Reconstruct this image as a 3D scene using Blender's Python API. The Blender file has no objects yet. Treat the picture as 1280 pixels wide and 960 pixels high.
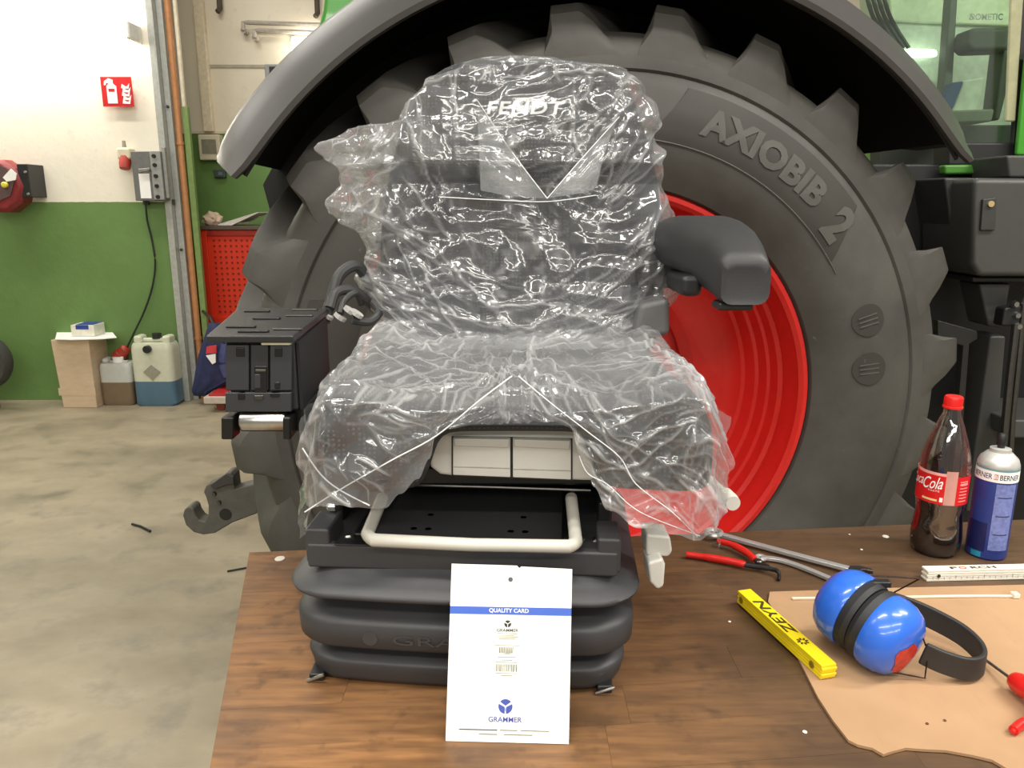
import bpy, bmesh, math, random
import numpy as np
from mathutils import Vector, Matrix, noise
from math import sin, cos, pi, radians as R, tan, atan, sqrt
random.seed(7)

# ------------------------------------------------------------------ camera, world, lights, exposure
scene = bpy.context.scene
CH, PITCH, FPX = 1.53, R(13), 960.0
cd = bpy.data.cameras.new('camera'); cam = bpy.data.objects.new('camera', cd)
scene.collection.objects.link(cam)
cam.location = (0, 0, CH); cam.rotation_euler = (pi / 2 - PITCH, 0, 0)
cd.sensor_width = 36; cd.lens = 36 * FPX / 1280; cd.clip_start = .02
scene.camera = cam
w = bpy.data.worlds.new('hall'); scene.world = w; w.use_nodes = True
w.node_tree.nodes['Background'].inputs[0].default_value = (1.0, .95, .86, 1)
w.node_tree.nodes['Background'].inputs[1].default_value = .27
def area(loc, sx, sy, watt, target=None, col=(1, .96, .88)):
    l = bpy.data.lights.new('ceiling_or_fill_lamp', 'AREA'); l.shape = 'RECTANGLE'; l.size = sx; l.size_y = sy
    l.energy = watt; l.color = col
    o = bpy.data.objects.new('ceiling_or_fill_lamp', l); scene.collection.objects.link(o); o.location = loc
    d = (Vector(target) - Vector(loc)) if target else Vector((0, 0, -1))
    o.rotation_euler = d.to_track_quat('-Z', 'Y').to_euler()
    return o
# rows of fluorescent ceiling lamps in the hall, plus added fill lamps
for x in (-3.2, -.6, 2.0):
    area((x, .2, 4.4), 1.6, .22, 62)
for x in (-4.6, -2.4):
    area((x, 4.7, 4.4), 1.6, .22, 42)
area((3.1, .9, 3.9), 1.6, .3, 95)  # fill lamp added to brighten the right fender band
area((-.9, -1.6, 3.6), 2.4, .3, 50)
area((1.7, -1.6, 3.6), 2.4, .3, 50)
for x in (-2.6, 0, 2.6):  # extra row behind the camera, added for glints on the film
    area((x, -4.6, 3.7), 2.2, .3, 40, (x * .5, 1, .8))
vs = scene.view_settings
vs.view_transform = 'Standard'; vs.look = 'None'; vs.gamma = 1; vs.use_curve_mapping = False; vs.exposure = .22
scene.cycles.transparent_max_bounces = 20

# ------------------------------------------------------------------ helpers
C = scene.collection
def ray(px, py):
    x, v = (px - 640) / FPX, (py - 480) / FPX
    return Vector((x, cos(PITCH) - v * sin(PITCH), -sin(PITCH) - v * cos(PITCH)))
def at(px, py, Y):
    d = ray(px, py); return Vector((0, 0, CH)) + d * (Y / d.y)
def onz(px, py, Z):
    d = ray(px, py); return Vector((0, 0, CH)) + d * ((Z - CH) / d.z)

def nodes(name):
    m = bpy.data.materials.new(name); m.use_nodes = True
    nt = m.node_tree; b = nt.nodes['Principled BSDF']
    return m, nt, b
def lnk(nt, a, b): nt.links.new(a, b)
def mixrgb(nt, fac, a, b):
    n = nt.nodes.new('ShaderNodeMix'); n.data_type = 'RGBA'
    for s, v in ((0, fac), (6, a), (7, b)):
        if hasattr(v, 'is_linked'): lnk(nt, v, n.inputs[s])
        else: n.inputs[s].default_value = v if s == 0 else (*v[:3], 1)
    return n.outputs[2]
def tex(nt, scale, detail=4, kind='ShaderNodeTexNoise', stretch=(1, 1, 1), rough=.6):
    tc = nt.nodes.new('ShaderNodeTexCoord'); mp = nt.nodes.new('ShaderNodeMapping')
    mp.inputs['Scale'].default_value = stretch
    t = nt.nodes.new(kind); t.inputs['Scale'].default_value = scale
    if kind == 'ShaderNodeTexNoise': t.inputs['Detail'].default_value = detail; t.inputs['Roughness'].default_value = rough
    lnk(nt, tc.outputs['Object'], mp.inputs[0]); lnk(nt, mp.outputs[0], t.inputs['Vector'])
    return t
def ramp(nt, src, lo, hi):
    r = nt.nodes.new('ShaderNodeMapRange'); r.inputs[1].default_value = lo; r.inputs[2].default_value = hi
    lnk(nt, src, r.inputs[0]); return r.outputs[0]
def srgb(c):
    return tuple((v / 255 / 12.92) if v / 255 <= .04045 else ((v / 255 + .055) / 1.055) ** 2.4 for v in c)
MATS = {}
def mat(name, col, rough=.5, metal=0, var=.12, scale=30, bump=0, bscale=200, stretch=(1, 1, 1), emit=0, coat=0):
    """plain procedural material: base colour with slight noise variation"""
    if name in MATS: return MATS[name]
    m, nt, b = nodes(name); c = srgb(col)
    t = tex(nt, scale, 5, stretch=stretch)
    lnk(nt, mixrgb(nt, ramp(nt, t.outputs['Fac'], .3, .7), [v * (1 - var) for v in c], [min(1, v * (1 + var)) for v in c]), b.inputs['Base Color'])
    b.inputs['Roughness'].default_value = rough; b.inputs['Metallic'].default_value = metal
    b.inputs['Coat Weight'].default_value = coat
    if bump:
        t2 = tex(nt, bscale, 3); bp = nt.nodes.new('ShaderNodeBump'); bp.inputs['Strength'].default_value = bump
        bp.inputs['Distance'].default_value = .002
        lnk(nt, t2.outputs['Fac'], bp.inputs['Height']); lnk(nt, bp.outputs[0], b.inputs['Normal'])
    if emit:
        b.inputs['Emission Color'].default_value = (*c, 1); b.inputs['Emission Strength'].default_value = emit
    MATS[name] = m; return m

def obj(name, bm, m, parent=None, smooth=True, angle=35, sub=0, bevel=0, solid=0):
    """links a bmesh given in world coordinates as one mesh object, relative to its parent's location"""
    me = bpy.data.meshes.new(name)
    bmesh.ops.recalc_face_normals(bm, faces=bm.faces)
    if parent is not None: bmesh.ops.translate(bm, verts=bm.verts, vec=-wloc(parent))
    bm.to_mesh(me); bm.free()
    if m: me.materials.append(m)
    o = bpy.data.objects.new(name, me); C.objects.link(o)
    if parent is not None: o.parent = parent
    if bevel:
        b = o.modifiers.new('bevel', 'BEVEL'); b.width = bevel; b.segments = 2; b.harden_normals = True; b.limit_method = 'ANGLE'; b.angle_limit = R(40)
    if solid:
        s = o.modifiers.new('solid', 'SOLIDIFY'); s.thickness = solid
    if sub:
        s = o.modifiers.new('sub', 'SUBSURF'); s.levels = sub; s.render_levels = sub
    if smooth:
        me.set_sharp_from_angle(angle=R(angle)); me.polygons.foreach_set('use_smooth', [True] * len(me.polygons))
    return o
def wloc(o):
    v = Vector(o.location); 
    while o.parent is not None: o = o.parent; v += Vector(o.location)
    return v
def thing(name, label, cat, loc, group=None):
    o = bpy.data.objects.new(name, None); C.objects.link(o); o.location = loc; o.empty_display_size = .05
    return tag(o, label, cat, group)
def tag(o, label, cat, group=None):
    o['label'] = label; o['category'] = cat
    if group: o['group'] = group
    return o
def struct(o, label=None):
    o['kind'] = 'structure'
    if label: o['label'] = label
    return o
def stage(o, loc):
    """moves a mesh object's origin to loc without moving its geometry"""
    loc = Vector(loc); o.data.transform(Matrix.Translation(-loc)); o.location = Vector(o.location) + loc; return o

def box(bm, x0, x1, y0, y1, z0, z1, rot=0, piv=None):
    g = bmesh.ops.create_cube(bm, size=1)['verts']
    bmesh.ops.scale(bm, vec=(x1 - x0, y1 - y0, z1 - z0), verts=g)
    bmesh.ops.translate(bm, vec=((x0 + x1) / 2, (y0 + y1) / 2, (z0 + z1) / 2), verts=g)
    if rot: bmesh.ops.rotate(bm, verts=g, cent=piv or ((x0 + x1) / 2, (y0 + y1) / 2, 0), matrix=Matrix.Rotation(rot, 3, 'Z'))
    return g
def BX(*a, **k):
    bm = bmesh.new(); box(bm, *a, **k); return bm
def hexa(bm, p):
    """eight corners: four of one face, then the four facing them"""
    v = [bm.verts.new(q) for q in p]
    for f in ((0, 1, 2, 3), (7, 6, 5, 4), (0, 4, 5, 1), (1, 5, 6, 2), (2, 6, 7, 3), (3, 7, 4, 0)): bm.faces.new([v[i] for i in f])
def prism(bm, pts, off):
    """polygon of 3D points extruded by a vector"""
    off = Vector(off); n = len(pts)
    a = [bm.verts.new(Vector(p)) for p in pts]; b = [bm.verts.new(Vector(p) + off) for p in pts]
    bm.faces.new(a); bm.faces.new(b[::-1])
    for i in range(n): bm.faces.new((a[i], a[(i + 1) % n], b[(i + 1) % n], b[i]))
def PR(pts, off):
    bm = bmesh.new(); prism(bm, pts, off); return bm
def smoothpath(pts, n=8):
    P = [Vector(p) for p in pts]; out = []
    for i in range(len(P) - 1):
        p0, p1, p2, p3 = P[max(i - 1, 0)], P[i], P[i + 1], P[min(i + 2, len(P) - 1)]
        for k in range(n):
            t = k / n
            out.append(.5 * ((2 * p1) + (p2 - p0) * t + (2 * p0 - 5 * p1 + 4 * p2 - p3) * t * t + (3 * p1 - p0 - 3 * p2 + p3) * t ** 3))
    out.append(P[-1]); return out
def tube(bm, pts, r, seg=10, closed=False, flat=None):
    """tube along points; r number or list; flat=(w,h,up) gives a ribbon section"""
    P = [Vector(p) for p in pts]; n = len(P); rings = []
    up = Vector((0, 0, 1)) if not flat else Vector(flat[2])
    for i, p in enumerate(P):
        a = P[(i - 1) % n] if closed else P[max(i - 1, 0)]; b = P[(i + 1) % n] if closed else P[min(i + 1, n - 1)]
        t = (b - a).normalized(); s = t.cross(up)
        if s.length < 1e-4: s = t.cross(Vector((1, 0, 0)))
        s.normalize(); u = s.cross(t)
        rr = r[i] if isinstance(r, (list, tuple)) else r
        if flat:
            q = [(flat[0], flat[1]), (-flat[0], flat[1]), (-flat[0], -flat[1]), (flat[0], -flat[1])]
            rings.append([bm.verts.new(p + s * x + u * y) for x, y in q])
        else:
            rings.append([bm.verts.new(p + (s * cos(2 * pi * k / seg) + u * sin(2 * pi * k / seg)) * rr) for k in range(seg)])
    m = len(rings[0])
    for i in range(n if closed else n - 1):
        A, B = rings[i], rings[(i + 1) % n]
        for k in range(m): bm.faces.new((A[k], A[(k + 1) % m], B[(k + 1) % m], B[k]))
    if not closed: bm.faces.new(rings[0][::-1]); bm.faces.new(rings[-1])
def TB(pts, r, seg=10, **k):
    bm = bmesh.new(); tube(bm, pts, r, seg, **k); return bm
def lathe(bm, prof, seg=48, origin=(0, 0, 0), axis=(0, 0, 1), cap=True, ref=None):
    """profile [(r, h)] revolved about axis through origin"""
    A = Vector(axis).normalized(); s = Vector(ref) if ref else (A.cross(Vector((0, 0, 1))) if abs(A.z) < .9 else Vector((1, 0, 0)))
    s.normalize(); u = A.cross(s); O = Vector(origin); rings = []
    for r, h in prof:
        rings.append([bm.verts.new(O + A * h + (s * cos(2 * pi * k / seg) + u * sin(2 * pi * k / seg)) * r) for k in range(seg)])
    for i in range(len(rings) - 1):
        for k in range(seg): bm.faces.new((rings[i][k], rings[i][(k + 1) % seg], rings[i + 1][(k + 1) % seg], rings[i + 1][k]))
    if cap:
        bm.faces.new(rings[0][::-1]); bm.faces.new(rings[-1])
def LT(prof, **k):
    bm = bmesh.new(); lathe(bm, prof, **k); return bm
def loft(bm, rings, cap=True):
    V = [[bm.verts.new(p) for p in r] for r in rings]; n = len(V[0])
    for i in range(len(V) - 1):
        for k in range(n): bm.faces.new((V[i][k], V[i][(k + 1) % n], V[i + 1][(k + 1) % n], V[i + 1][k]))
    if cap: bm.faces.new(V[0][::-1]); bm.faces.new(V[-1])
def rrect(hx, hy, r, n=6, bulge=0):
    """rounded rectangle outline in xy (anticlockwise), front side (-y) bulging by bulge"""
    pts = []
    for cx, cy, a0 in ((hx - r, hy - r, 0), (-hx + r, hy - r, 90), (-hx + r, -hy + r, 180), (hx - r, -hy + r, 270)):
        for k in range(n + 1):
            a = R(a0 + 90 * k / n); pts.append((cx + r * cos(a), cy + r * sin(a)))
        if a0 == 180:
            for k in range(1, 9):
                t = k / 9; pts.append((-hx + r + (2 * hx - 2 * r) * t, -hy))
    out = []
    for x, y in pts:
        if y < 0: y -= bulge * (1 - (x / hx) ** 2)
        out.append((x, y))
    return out
def text_bm(s, size=1, extrude=0.0, shear=0, offset=0, spacing=1):
    cu = bpy.data.curves.new('t', 'FONT'); cu.body = s; cu.size = size; cu.extrude = extrude; cu.shear = shear; cu.offset = offset
    cu.space_character = spacing; cu.align_x = 'CENTER'; cu.align_y = 'CENTER'; cu.resolution_u = 3
    o = bpy.data.objects.new('t', cu); C.objects.link(o)
    dg = bpy.context.evaluated_depsgraph_get(); dg.update()
    me = bpy.data.meshes.new_from_object(o.evaluated_get(dg))
    bpy.data.objects.remove(o); bpy.data.curves.remove(cu)
    bm = bmesh.new(); bm.from_mesh(me); bpy.data.meshes.remove(me); return bm
def frame_map(bm, O, ex, ey, n=None, dn=0):
    O, ex, ey = Vector(O), Vector(ex), Vector(ey); nn = n if n else ex.cross(ey).normalized()
    for v in bm.verts: v.co = O + ex * v.co.x + ey * v.co.y + nn * (v.co.z + dn)
    return bm
def fit_text(s, width, height, **k):
    bm = text_bm(s, **k)
    xs = [v.co.x for v in bm.verts]; ys = [v.co.y for v in bm.verts]
    sx = width / (max(xs) - min(xs)); sy = height / (max(ys) - min(ys)); cx = (max(xs) + min(xs)) / 2; cy = (max(ys) + min(ys)) / 2
    for v in bm.verts: v.co.x = (v.co.x - cx) * sx; v.co.y = (v.co.y - cy) * sy
    return bm

# ------------------------------------------------------------------ materials of surfaces
def wall_paint(name, split, white=(236, 229, 212), green=(100, 132, 72)):
    m, nt, b = nodes(name)
    geo = nt.nodes.new('ShaderNodeNewGeometry'); sp = nt.nodes.new('ShaderNodeSeparateXYZ'); lnk(nt, geo.outputs['Position'], sp.inputs[0])
    t = tex(nt, 1.3, 6); t2 = tex(nt, 14, 5)
    edge = nt.nodes.new('ShaderNodeMath'); edge.operation = 'MULTIPLY_ADD'; edge.inputs[1].default_value = .012; lnk(nt, t2.outputs['Fac'], edge.inputs[0]); lnk(nt, sp.outputs['Z'], edge.inputs[2])
    st = nt.nodes.new('ShaderNodeMath'); st.operation = 'GREATER_THAN'; st.inputs[1].default_value = split + .006; lnk(nt, edge.outputs[0], st.inputs[0])
    wv, gv = srgb(white), srgb(green)
    wc = mixrgb(nt, ramp(nt, t.outputs['Fac'], .35, .65), [v * .9 for v in wv], wv)
    wc = mixrgb(nt, ramp(nt, t2.outputs['Fac'], .62, .8), wc, [v * .8 for v in wv])
    gc = mixrgb(nt, ramp(nt, t.outputs['Fac'], .3, .7), [v * .85 for v in gv], [v * 1.12 for v in gv])
    lnk(nt, mixrgb(nt, st.outputs[0], gc, wc), b.inputs['Base Color']); b.inputs['Roughness'].default_value = .55
    bp = nt.nodes.new('ShaderNodeBump'); bp.inputs['Strength'].default_value = .25; bp.inputs['Distance'].default_value = .01
    lnk(nt, t2.outputs['Fac'], bp.inputs['Height']); lnk(nt, bp.outputs[0], b.inputs['Normal'])
    return m
def concrete():
    m, nt, b = nodes('concrete_floor')
    t = tex(nt, 1.1, 8, stretch=(1, 1.6, 1)); t2 = tex(nt, 5, 8); t3 = tex(nt, 60, 3)
    a = mixrgb(nt, ramp(nt, t.outputs['Fac'], .35, .68), srgb((134, 124, 103)), srgb((170, 158, 134)))
    a = mixrgb(nt, ramp(nt, t2.outputs['Fac'], .52, .75), a, srgb((114, 108, 93)))
    a = mixrgb(nt, ramp(nt, t3.outputs['Fac'], .7, .8), a, srgb((92, 86, 72)))
    lnk(nt, a, b.inputs['Base Color']); lnk(nt, ramp(nt, t2.outputs['Fac'], 1.3, -.2), b.inputs['Roughness'])
    bp = nt.nodes.new('ShaderNodeBump'); bp.inputs['Strength'].default_value = .15; bp.inputs['Distance'].default_value = .006
    lnk(nt, t2.outputs['Fac'], bp.inputs['Height']); lnk(nt, bp.outputs[0], b.inputs['Normal'])
    return m
def bench_wood():
    m, nt, b = nodes('oiled_bench_wood')
    oi = nt.nodes.new('ShaderNodeObjectInfo')
    tc = nt.nodes.new('ShaderNodeTexCoord'); mp = nt.nodes.new('ShaderNodeMapping'); mp.inputs['Scale'].default_value = (1.2, 9, 9)
    add = nt.nodes.new('ShaderNodeVectorMath'); sc = nt.nodes.new('ShaderNodeVectorMath'); sc.operation = 'SCALE'
    sc.inputs[0].default_value = (13, 7, 3); lnk(nt, oi.outputs['Random'], sc.inputs['Scale'])
    lnk(nt, tc.outputs['Object'], add.inputs[0]); lnk(nt, sc.outputs[0], add.inputs[1]); lnk(nt, add.outputs[0], mp.inputs[0])
    g = nt.nodes.new('ShaderNodeTexNoise'); g.inputs['Scale'].default_value = 9; g.inputs['Detail'].default_value = 8; lnk(nt, mp.outputs[0], g.inputs['Vector'])
    geo = nt.nodes.new('ShaderNodeNewGeometry')
    st = nt.nodes.new('ShaderNodeTexNoise'); st.inputs['Scale'].default_value = 5.5; st.inputs['Detail'].default_value = 6; lnk(nt, geo.outputs['Position'], st.inputs['Vector'])
    s2 = nt.nodes.new('ShaderNodeTexNoise'); s2.inputs['Scale'].default_value = 26; s2.inputs['Detail'].default_value = 6; lnk(nt, geo.outputs['Position'], s2.inputs['Vector'])
    mp3 = nt.nodes.new('ShaderNodeMapping'); mp3.inputs['Scale'].default_value = (6, 34, 1); lnk(nt, geo.outputs['Position'], mp3.inputs[0])
    s3 = nt.nodes.new('ShaderNodeTexNoise'); s3.inputs['Scale'].default_value = 1; s3.inputs['Detail'].default_value = 3; lnk(nt, mp3.outputs[0], s3.inputs['Vector'])
    a = mixrgb(nt, ramp(nt, g.outputs['Fac'], .3, .7), srgb((108, 75, 45)), srgb((152, 108, 66)))
    a = mixrgb(nt, ramp(nt, oi.outputs['Random'], 0, 4), a, srgb((80, 56, 36)))
    sep = nt.nodes.new('ShaderNodeSeparateXYZ'); lnk(nt, geo.outputs['Position'], sep.inputs[0])
    a = mixrgb(nt, ramp(nt, st.outputs['Fac'], .5, .9), a, srgb((56, 40, 27)))
    a = mixrgb(nt, ramp(nt, s2.outputs['Fac'], .56, .85), a, srgb((58, 40, 25)))
    a = mixrgb(nt, ramp(nt, s3.outputs['Fac'], .62, .9), a, srgb((34, 26, 20)))
    # the right half of the worktop is greyer from years of oil
    oil = nt.nodes.new('ShaderNodeMath'); oil.operation = 'MULTIPLY_ADD'; oil.inputs[1].default_value = .5; lnk(nt, st.outputs['Fac'], oil.inputs[0]); lnk(nt, sep.outputs['X'], oil.inputs[2])
    fo = nt.nodes.new('ShaderNodeMath'); fo.operation = 'MULTIPLY'; fo.inputs[1].default_value = .75; lnk(nt, ramp(nt, oil.outputs[0], .12, .62), fo.inputs[0])
    a = mixrgb(nt, fo.outputs[0], a, srgb((66, 51, 36)))
    lnk(nt, a, b.inputs['Base Color']); lnk(nt, ramp(nt, st.outputs['Fac'], 1.5, -.3), b.inputs['Roughness'])
    bp = nt.nodes.new('ShaderNodeBump'); bp.inputs['Strength'].default_value = .25; bp.inputs['Distance'].default_value = .001
    lnk(nt, g.outputs['Fac'], bp.inputs['Height']); lnk(nt, bp.outputs[0], b.inputs['Normal'])
    return m
M_black = mat('black_plastic', (34, 34, 35), .38, bump=.12, bscale=900)
M_blackgloss = mat('black_painted_steel', (15, 15, 16), .36)
M_steel = mat('bright_steel', (190, 188, 184), .28, 1, scale=60)
M_dsteel = mat('dark_steel', (92, 90, 87), .38, .9, scale=60)
M_grey = mat('light_grey_plastic', (205, 203, 194), .42, var=.03)
M_white = mat('white_paper', (244, 243, 240), .7, var=.02)
M_cream = mat('cream_plastic', (214, 204, 178), .5, var=.05)
M_red = mat('red_plastic', (206, 32, 26), .35, var=.08)

# ------------------------------------------------------------------ room shell
BZ = .907
struct(obj('floor', BX(-7, 8, -4, 9.2, -.1, 0), concrete()))
WY, WY2 = 6.05, 6.9
xl = at(213, 300, WY).x; xr = at(240, 300, WY).x
wl = struct(obj('wall_left', BX(-7, xl, WY, WY + .25, 0, 5), wall_paint('painted_wall', 1.565)))
wr = struct(obj('wall_back', BX(-6.9, 8, WY2, WY2 + .25, 0, 5), wall_paint('painted_wall_far', at(300, 166, WY2).z, white=(232, 222, 200), green=(104, 140, 72))))
struct(obj('wall_side', BX(-7.2, -7, -4, 9, 0, 5), wall_paint('painted_wall_side', 1.565)))
# ledge of the wall opening: steel jamb, copper pipe, green-painted strip
bm = BX(xl, xl + .05, WY - .04, WY + .1, 0, 5); box(bm, xl + .05, xl + .095, WY + .02, WY + .1, 0, 5)
jm = struct(obj('trim_1', bm, mat('galvanised_jamb', (176, 178, 172), .45, .3), bevel=.004))
for py in (133, 312):
    p = at(226 if py < 200 else 236, py, WY - .0)
    obj('bolt', LT([(.011, 0), (.011, .012), (.006, .016)], origin=(xl + .072, WY + .02, p.z), axis=(0, -1, 0), seg=10), M_dsteel, jm)
pz = thing('copper_pipe', 'orange-brown vertical pipe running up beside the grey door jamb', 'pipe', (xl + .125, WY + .05, 0))
obj('pipe', TB([(xl + .125, WY + .05, 0), (xl + .125, WY + .05, 5)], .024, 14), mat('copper_paint', (188, 130, 84), .45, .1), pz)
for z in (.5, 2.0, 3.3): obj('pipe_clip', LT([(.029, -.012), (.029, .012)], origin=(xl + .125, WY + .05, z), seg=16), mat('copper_paint', (180, 110, 60)), pz)
gz = at(244, 134, WY + .1).z
struct(obj('trim_2', BX(xl + .155, xl + .2, WY + .06, WY + .1, 0, gz), mat('green_jamb_paint', (122, 146, 84), .55), bevel=.004))
struct(obj('trim_3', BX(xl + .155, xl + .18, WY + .07, WY + .1, gz, 5), mat('cream_jamb_paint', (226, 216, 192), .55), bevel=.004))
# vertical cream conduit and wall seam
p0 = at(252, 100, WY2); p1 = at(264, 100, WY2)
struct(obj('trim_4', BX(p0.x, p1.x, WY2 - .06, WY2, at(260, 165, WY2).z, 5), mat('cream_duct', (222, 208, 180), .55), bevel=.006))
z = at(330, 83, WY2).z
struct(obj('trim_5', BX(p1.x, at(420, 83, WY2).x + 2, WY2 - .012, WY2, z - .012, z + .012), mat('grey_seam', (170, 162, 146), .6)))
z = at(330, 166, WY2).z
struct(obj('trim_6', BX(p1.x - .3, at(420, 83, WY2).x + 2, WY2 - .01, WY2, z - .008, z + .012), M_cream))

# ------------------------------------------------------------------ things on the left wall
def wbox(px0, px1, py0, py1, Y, d):
    a, b = at(px0, py1, Y), at(px1, py0, Y); m = at((px0 + px1) / 2, (py0 + py1) / 2, Y)
    return (at(px0, (py0 + py1) / 2, Y).x, at(px1, (py0 + py1) / 2, Y).x, Y, Y + d, at((px0 + px1) / 2, py1, Y).z, at((px0 + px1) / 2, py0, Y).z)
# luminaire
a = wbox(-260, 160, 22, 50, WY - .22, .22)
lf = thing('wall_luminaire', 'long white lit wall lamp at the top left edge', 'lamp', (a[1] - 1.0, WY, a[4]))
bm = BX(a[0], a[1] - .04, a[2], WY, a[4], a[5]); obj('diffuser', bm, mat('lit_diffuser', (255, 250, 238), .5, var=.01, emit=12), lf, bevel=.03)
obj('end_cap', BX(a[1] - .04, a[1], a[2] + .02, WY, a[4] + .012, a[5] - .012), mat('lamp_cap', (222, 220, 214), .5), lf, bevel=.015)
obj('backplate', BX(a[0], at(142, 5, WY).x, WY - .06, WY, a[5], a[5] + .6), mat('white_sheet_metal', (240, 238, 232), .5, var=.02), lf, bevel=.006)
# fire extinguisher sign
a = wbox(127, 165, 96, 133, WY - .06, .06); cx = (a[0] + a[1]) / 2
sg = thing('fire_extinguisher_sign', 'square red sign with white extinguisher and flame pictograms on white wall', 'sign', (cx, WY, (a[4] + a[5]) / 2))
W_ = a[1] - a[0]; Hh = a[5] - a[4]; k = W_ / 38
obj('panel', BX(a[0], a[1], a[2], a[2] + .012, a[4], a[5]), mat('sign_red', (196, 30, 34), .4, var=.03), sg)
obj('bracket', BX(cx - .03, cx + .03, a[2] + .012, WY, a[4] + .03, a[5] - .03), M_white, sg)
def flat(pts, y, t=.003): return PR([(x, y, z) for x, z in pts], (0, -t, 0))
X = lambda u: a[0] + u * W_
Z = lambda v: a[4] + v * Hh
yy = a[2]
obj('extinguisher_mark', flat([(X(.18), Z(.1)), (X(.5), Z(.1)), (X(.5), Z(.68)), (X(.4), Z(.78)), (X(.4), Z(.9)), (X(.26), Z(.95)), (X(.12), Z(.85)), (X(.1), Z(.72)), (X(.16), Z(.72)), (X(.18), Z(.8)), (X(.26), Z(.78)), (X(.18), Z(.68))], yy), M_white, sg)
obj('extinguisher_label', flat([(X(.24), Z(.5)), (X(.44), Z(.5)), (X(.44), Z(.6)), (X(.24), Z(.6))], yy - .003), mat('sign_red2', (196, 30, 34), .4), sg)
for i in range(5):
    u, v = .66 + .03 * (i % 2), .1 + i * .13
    obj('flame_mark', flat([(X(u), Z(v)), (X(u + .24), Z(v - .02)), (X(u + .28), Z(v + .16)), (X(u + .2), Z(v + .06)), (X(u + .14), Z(v + .06)), (X(u + .03), Z(v + .14))], yy), M_white, sg)
# socket
a = wbox(145, 163, 184, 203, WY - .1, .1)
sk = thing('power_socket', 'cream wall socket with red front beside the grey control box', 'socket', ((a[0] + a[1]) / 2, WY, a[4]))
bm = BX(a[0], a[1], a[2], WY, a[4] + .02, a[5]); obj('housing', bm, M_cream, sk, bevel=.02)
cx = (a[0] + a[1]) / 2
obj('red_front', LT([(.038, 0), (.042, .05), (.036, .09), (.0, .09)][:3], origin=(cx, a[2] + .03, a[4] + .04), axis=(0, -.35, -1), seg=16), mat('plug_red', (166, 52, 40), .5), sk)
obj('cable_entry', LT([(.015, 0), (.012, .05)], origin=(cx - .01, a[2] + .05, a[5]), seg=10), mat('socket_grey', (150, 140, 122)), sk)
# control box
a = wbox(166, 204, 189, 251, WY - .12, .12)
cb = thing('control_box', 'grey wall control box with white note and black cable', 'electrical box', ((a[0] + a[1]) / 2, WY, a[4]))
X = lambda u: a[0] + u * (a[1] - a[0])
Z = lambda v: a[4] + v * (a[5] - a[4])
obj('housing', BX(a[0], a[1], a[2], WY, a[4], a[5]), mat('box_grey', (112, 112, 110), .5, .2), cb, bevel=.006)
obj('front_rail', BX(X(.66), X(1.0), a[2] - .02, a[2], Z(.02), Z(1)), mat('box_lightgrey', (158, 158, 154), .45, .3), cb, bevel=.004)
obj('note', BX(X(.2), X(.55), a[2] - .004, a[2], Z(.05), Z(.55)), M_white, cb)
obj('handle', TB([(X(.3), a[2], Z(.62)), (X(.3), a[2] - .03, Z(.62)), (X(.62), a[2] - .03, Z(.64)), (X(.62), a[2], Z(.64))], .012, 8), M_steel, cb)
for v in (.08, .3, .5, .72, .9): obj('button', LT([(.016, 0), (.013, .014)], origin=(X(.8), a[2] - .02, Z(v)), axis=(0, -1, 0), seg=10), M_black, cb)
for u in (.12, 1.0):
    obj('mount_foot', BX(X(u) - .02, X(u) + .02, WY - .02, WY, a[4] - .03, a[4] + .01), M_dsteel, cb)
obj('side_post', BX(a[1], a[1] + .025, WY - .11, WY - .07, a[4] + .02, a[5] + .03), mat('box_lightgrey', (158, 158, 154)), cb, bevel=.004)
# cable with red plug
cp = [at(x, y, WY - d) for x, y, d in ((182, 252, .06), (184, 275, .04), (190, 300, .03), (194, 330, .03), (190, 360, .03), (180, 390, .05), (168, 415, .05), (159, 434, .06))]
cbl = thing('power_cable', 'black cable hanging from grey wall box down to a red plug', 'cable', cp[-1])
obj('cord', TB(smoothpath(cp, 6), .0075, 8), M_black, cbl)
d = (at(149, 445, WY - .05) - cp[-1])
obj('plug', LT([(.022, 0), (.04, .02), (.043, .07), (.05, .075), (.05, .13), (.046, .135)], origin=cp[-1], axis=d, seg=20), mat('plug_red', (166, 52, 40), .5), cbl)
# red reel unit at left edge
a = wbox(-24, 32, 208, 250, WY - .25, .25)
rl = thing('hose_reel', 'dark red reel with black bracket and yellow dot at left edge', 'hose reel', ((a[0] + a[1]) / 2, WY, a[4]))
cx, cz = a[0] + .07, (a[4] + a[5]) / 2 - .02
obj('drum', LT([(.12, 0), (.19, .02), (.2, .05), (.2, .15), (.17, .18)], origin=(cx + .02, WY - .04, cz), axis=(0, -1, 0), seg=10), mat('reel_red', (128, 36, 40), .45), rl, bevel=.01)
obj('cover', LT([(.14, 0), (.14, .01)], origin=(cx + .02, WY - .22, cz + .03), axis=(0, -1, 0), seg=8), mat('reel_dark', (92, 72, 72), .5), rl)
obj('bracket', BX(a[1] - .08, a[1], WY - .2, WY, a[4] + .02, a[5] + .02), M_black, rl, bevel=.006)
q = at(7, 231, WY - .24)
obj('yellow_knob', LT([(.022, 0), (.022, .02), (.014, .026)], origin=q, axis=(0, -1, 0), seg=14), mat('yellow_dot', (226, 212, 80), .4), rl)
obj('label_plate', PR([at(x, y, WY - .235) for x, y in ((4, 222), (14, 211), (21, 217), (20, 225), (9, 227))], (0, -.006, 0)), M_white, rl)
for v in (.02, .9): obj('bolt', LT([(.012, 0), (.008, .012)], origin=(a[1] - .02, WY - .2, a[4] + .04 + v * (a[5] - a[4] - .06)), axis=(0, -1, 0), seg=8), M_steel, rl)

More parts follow.
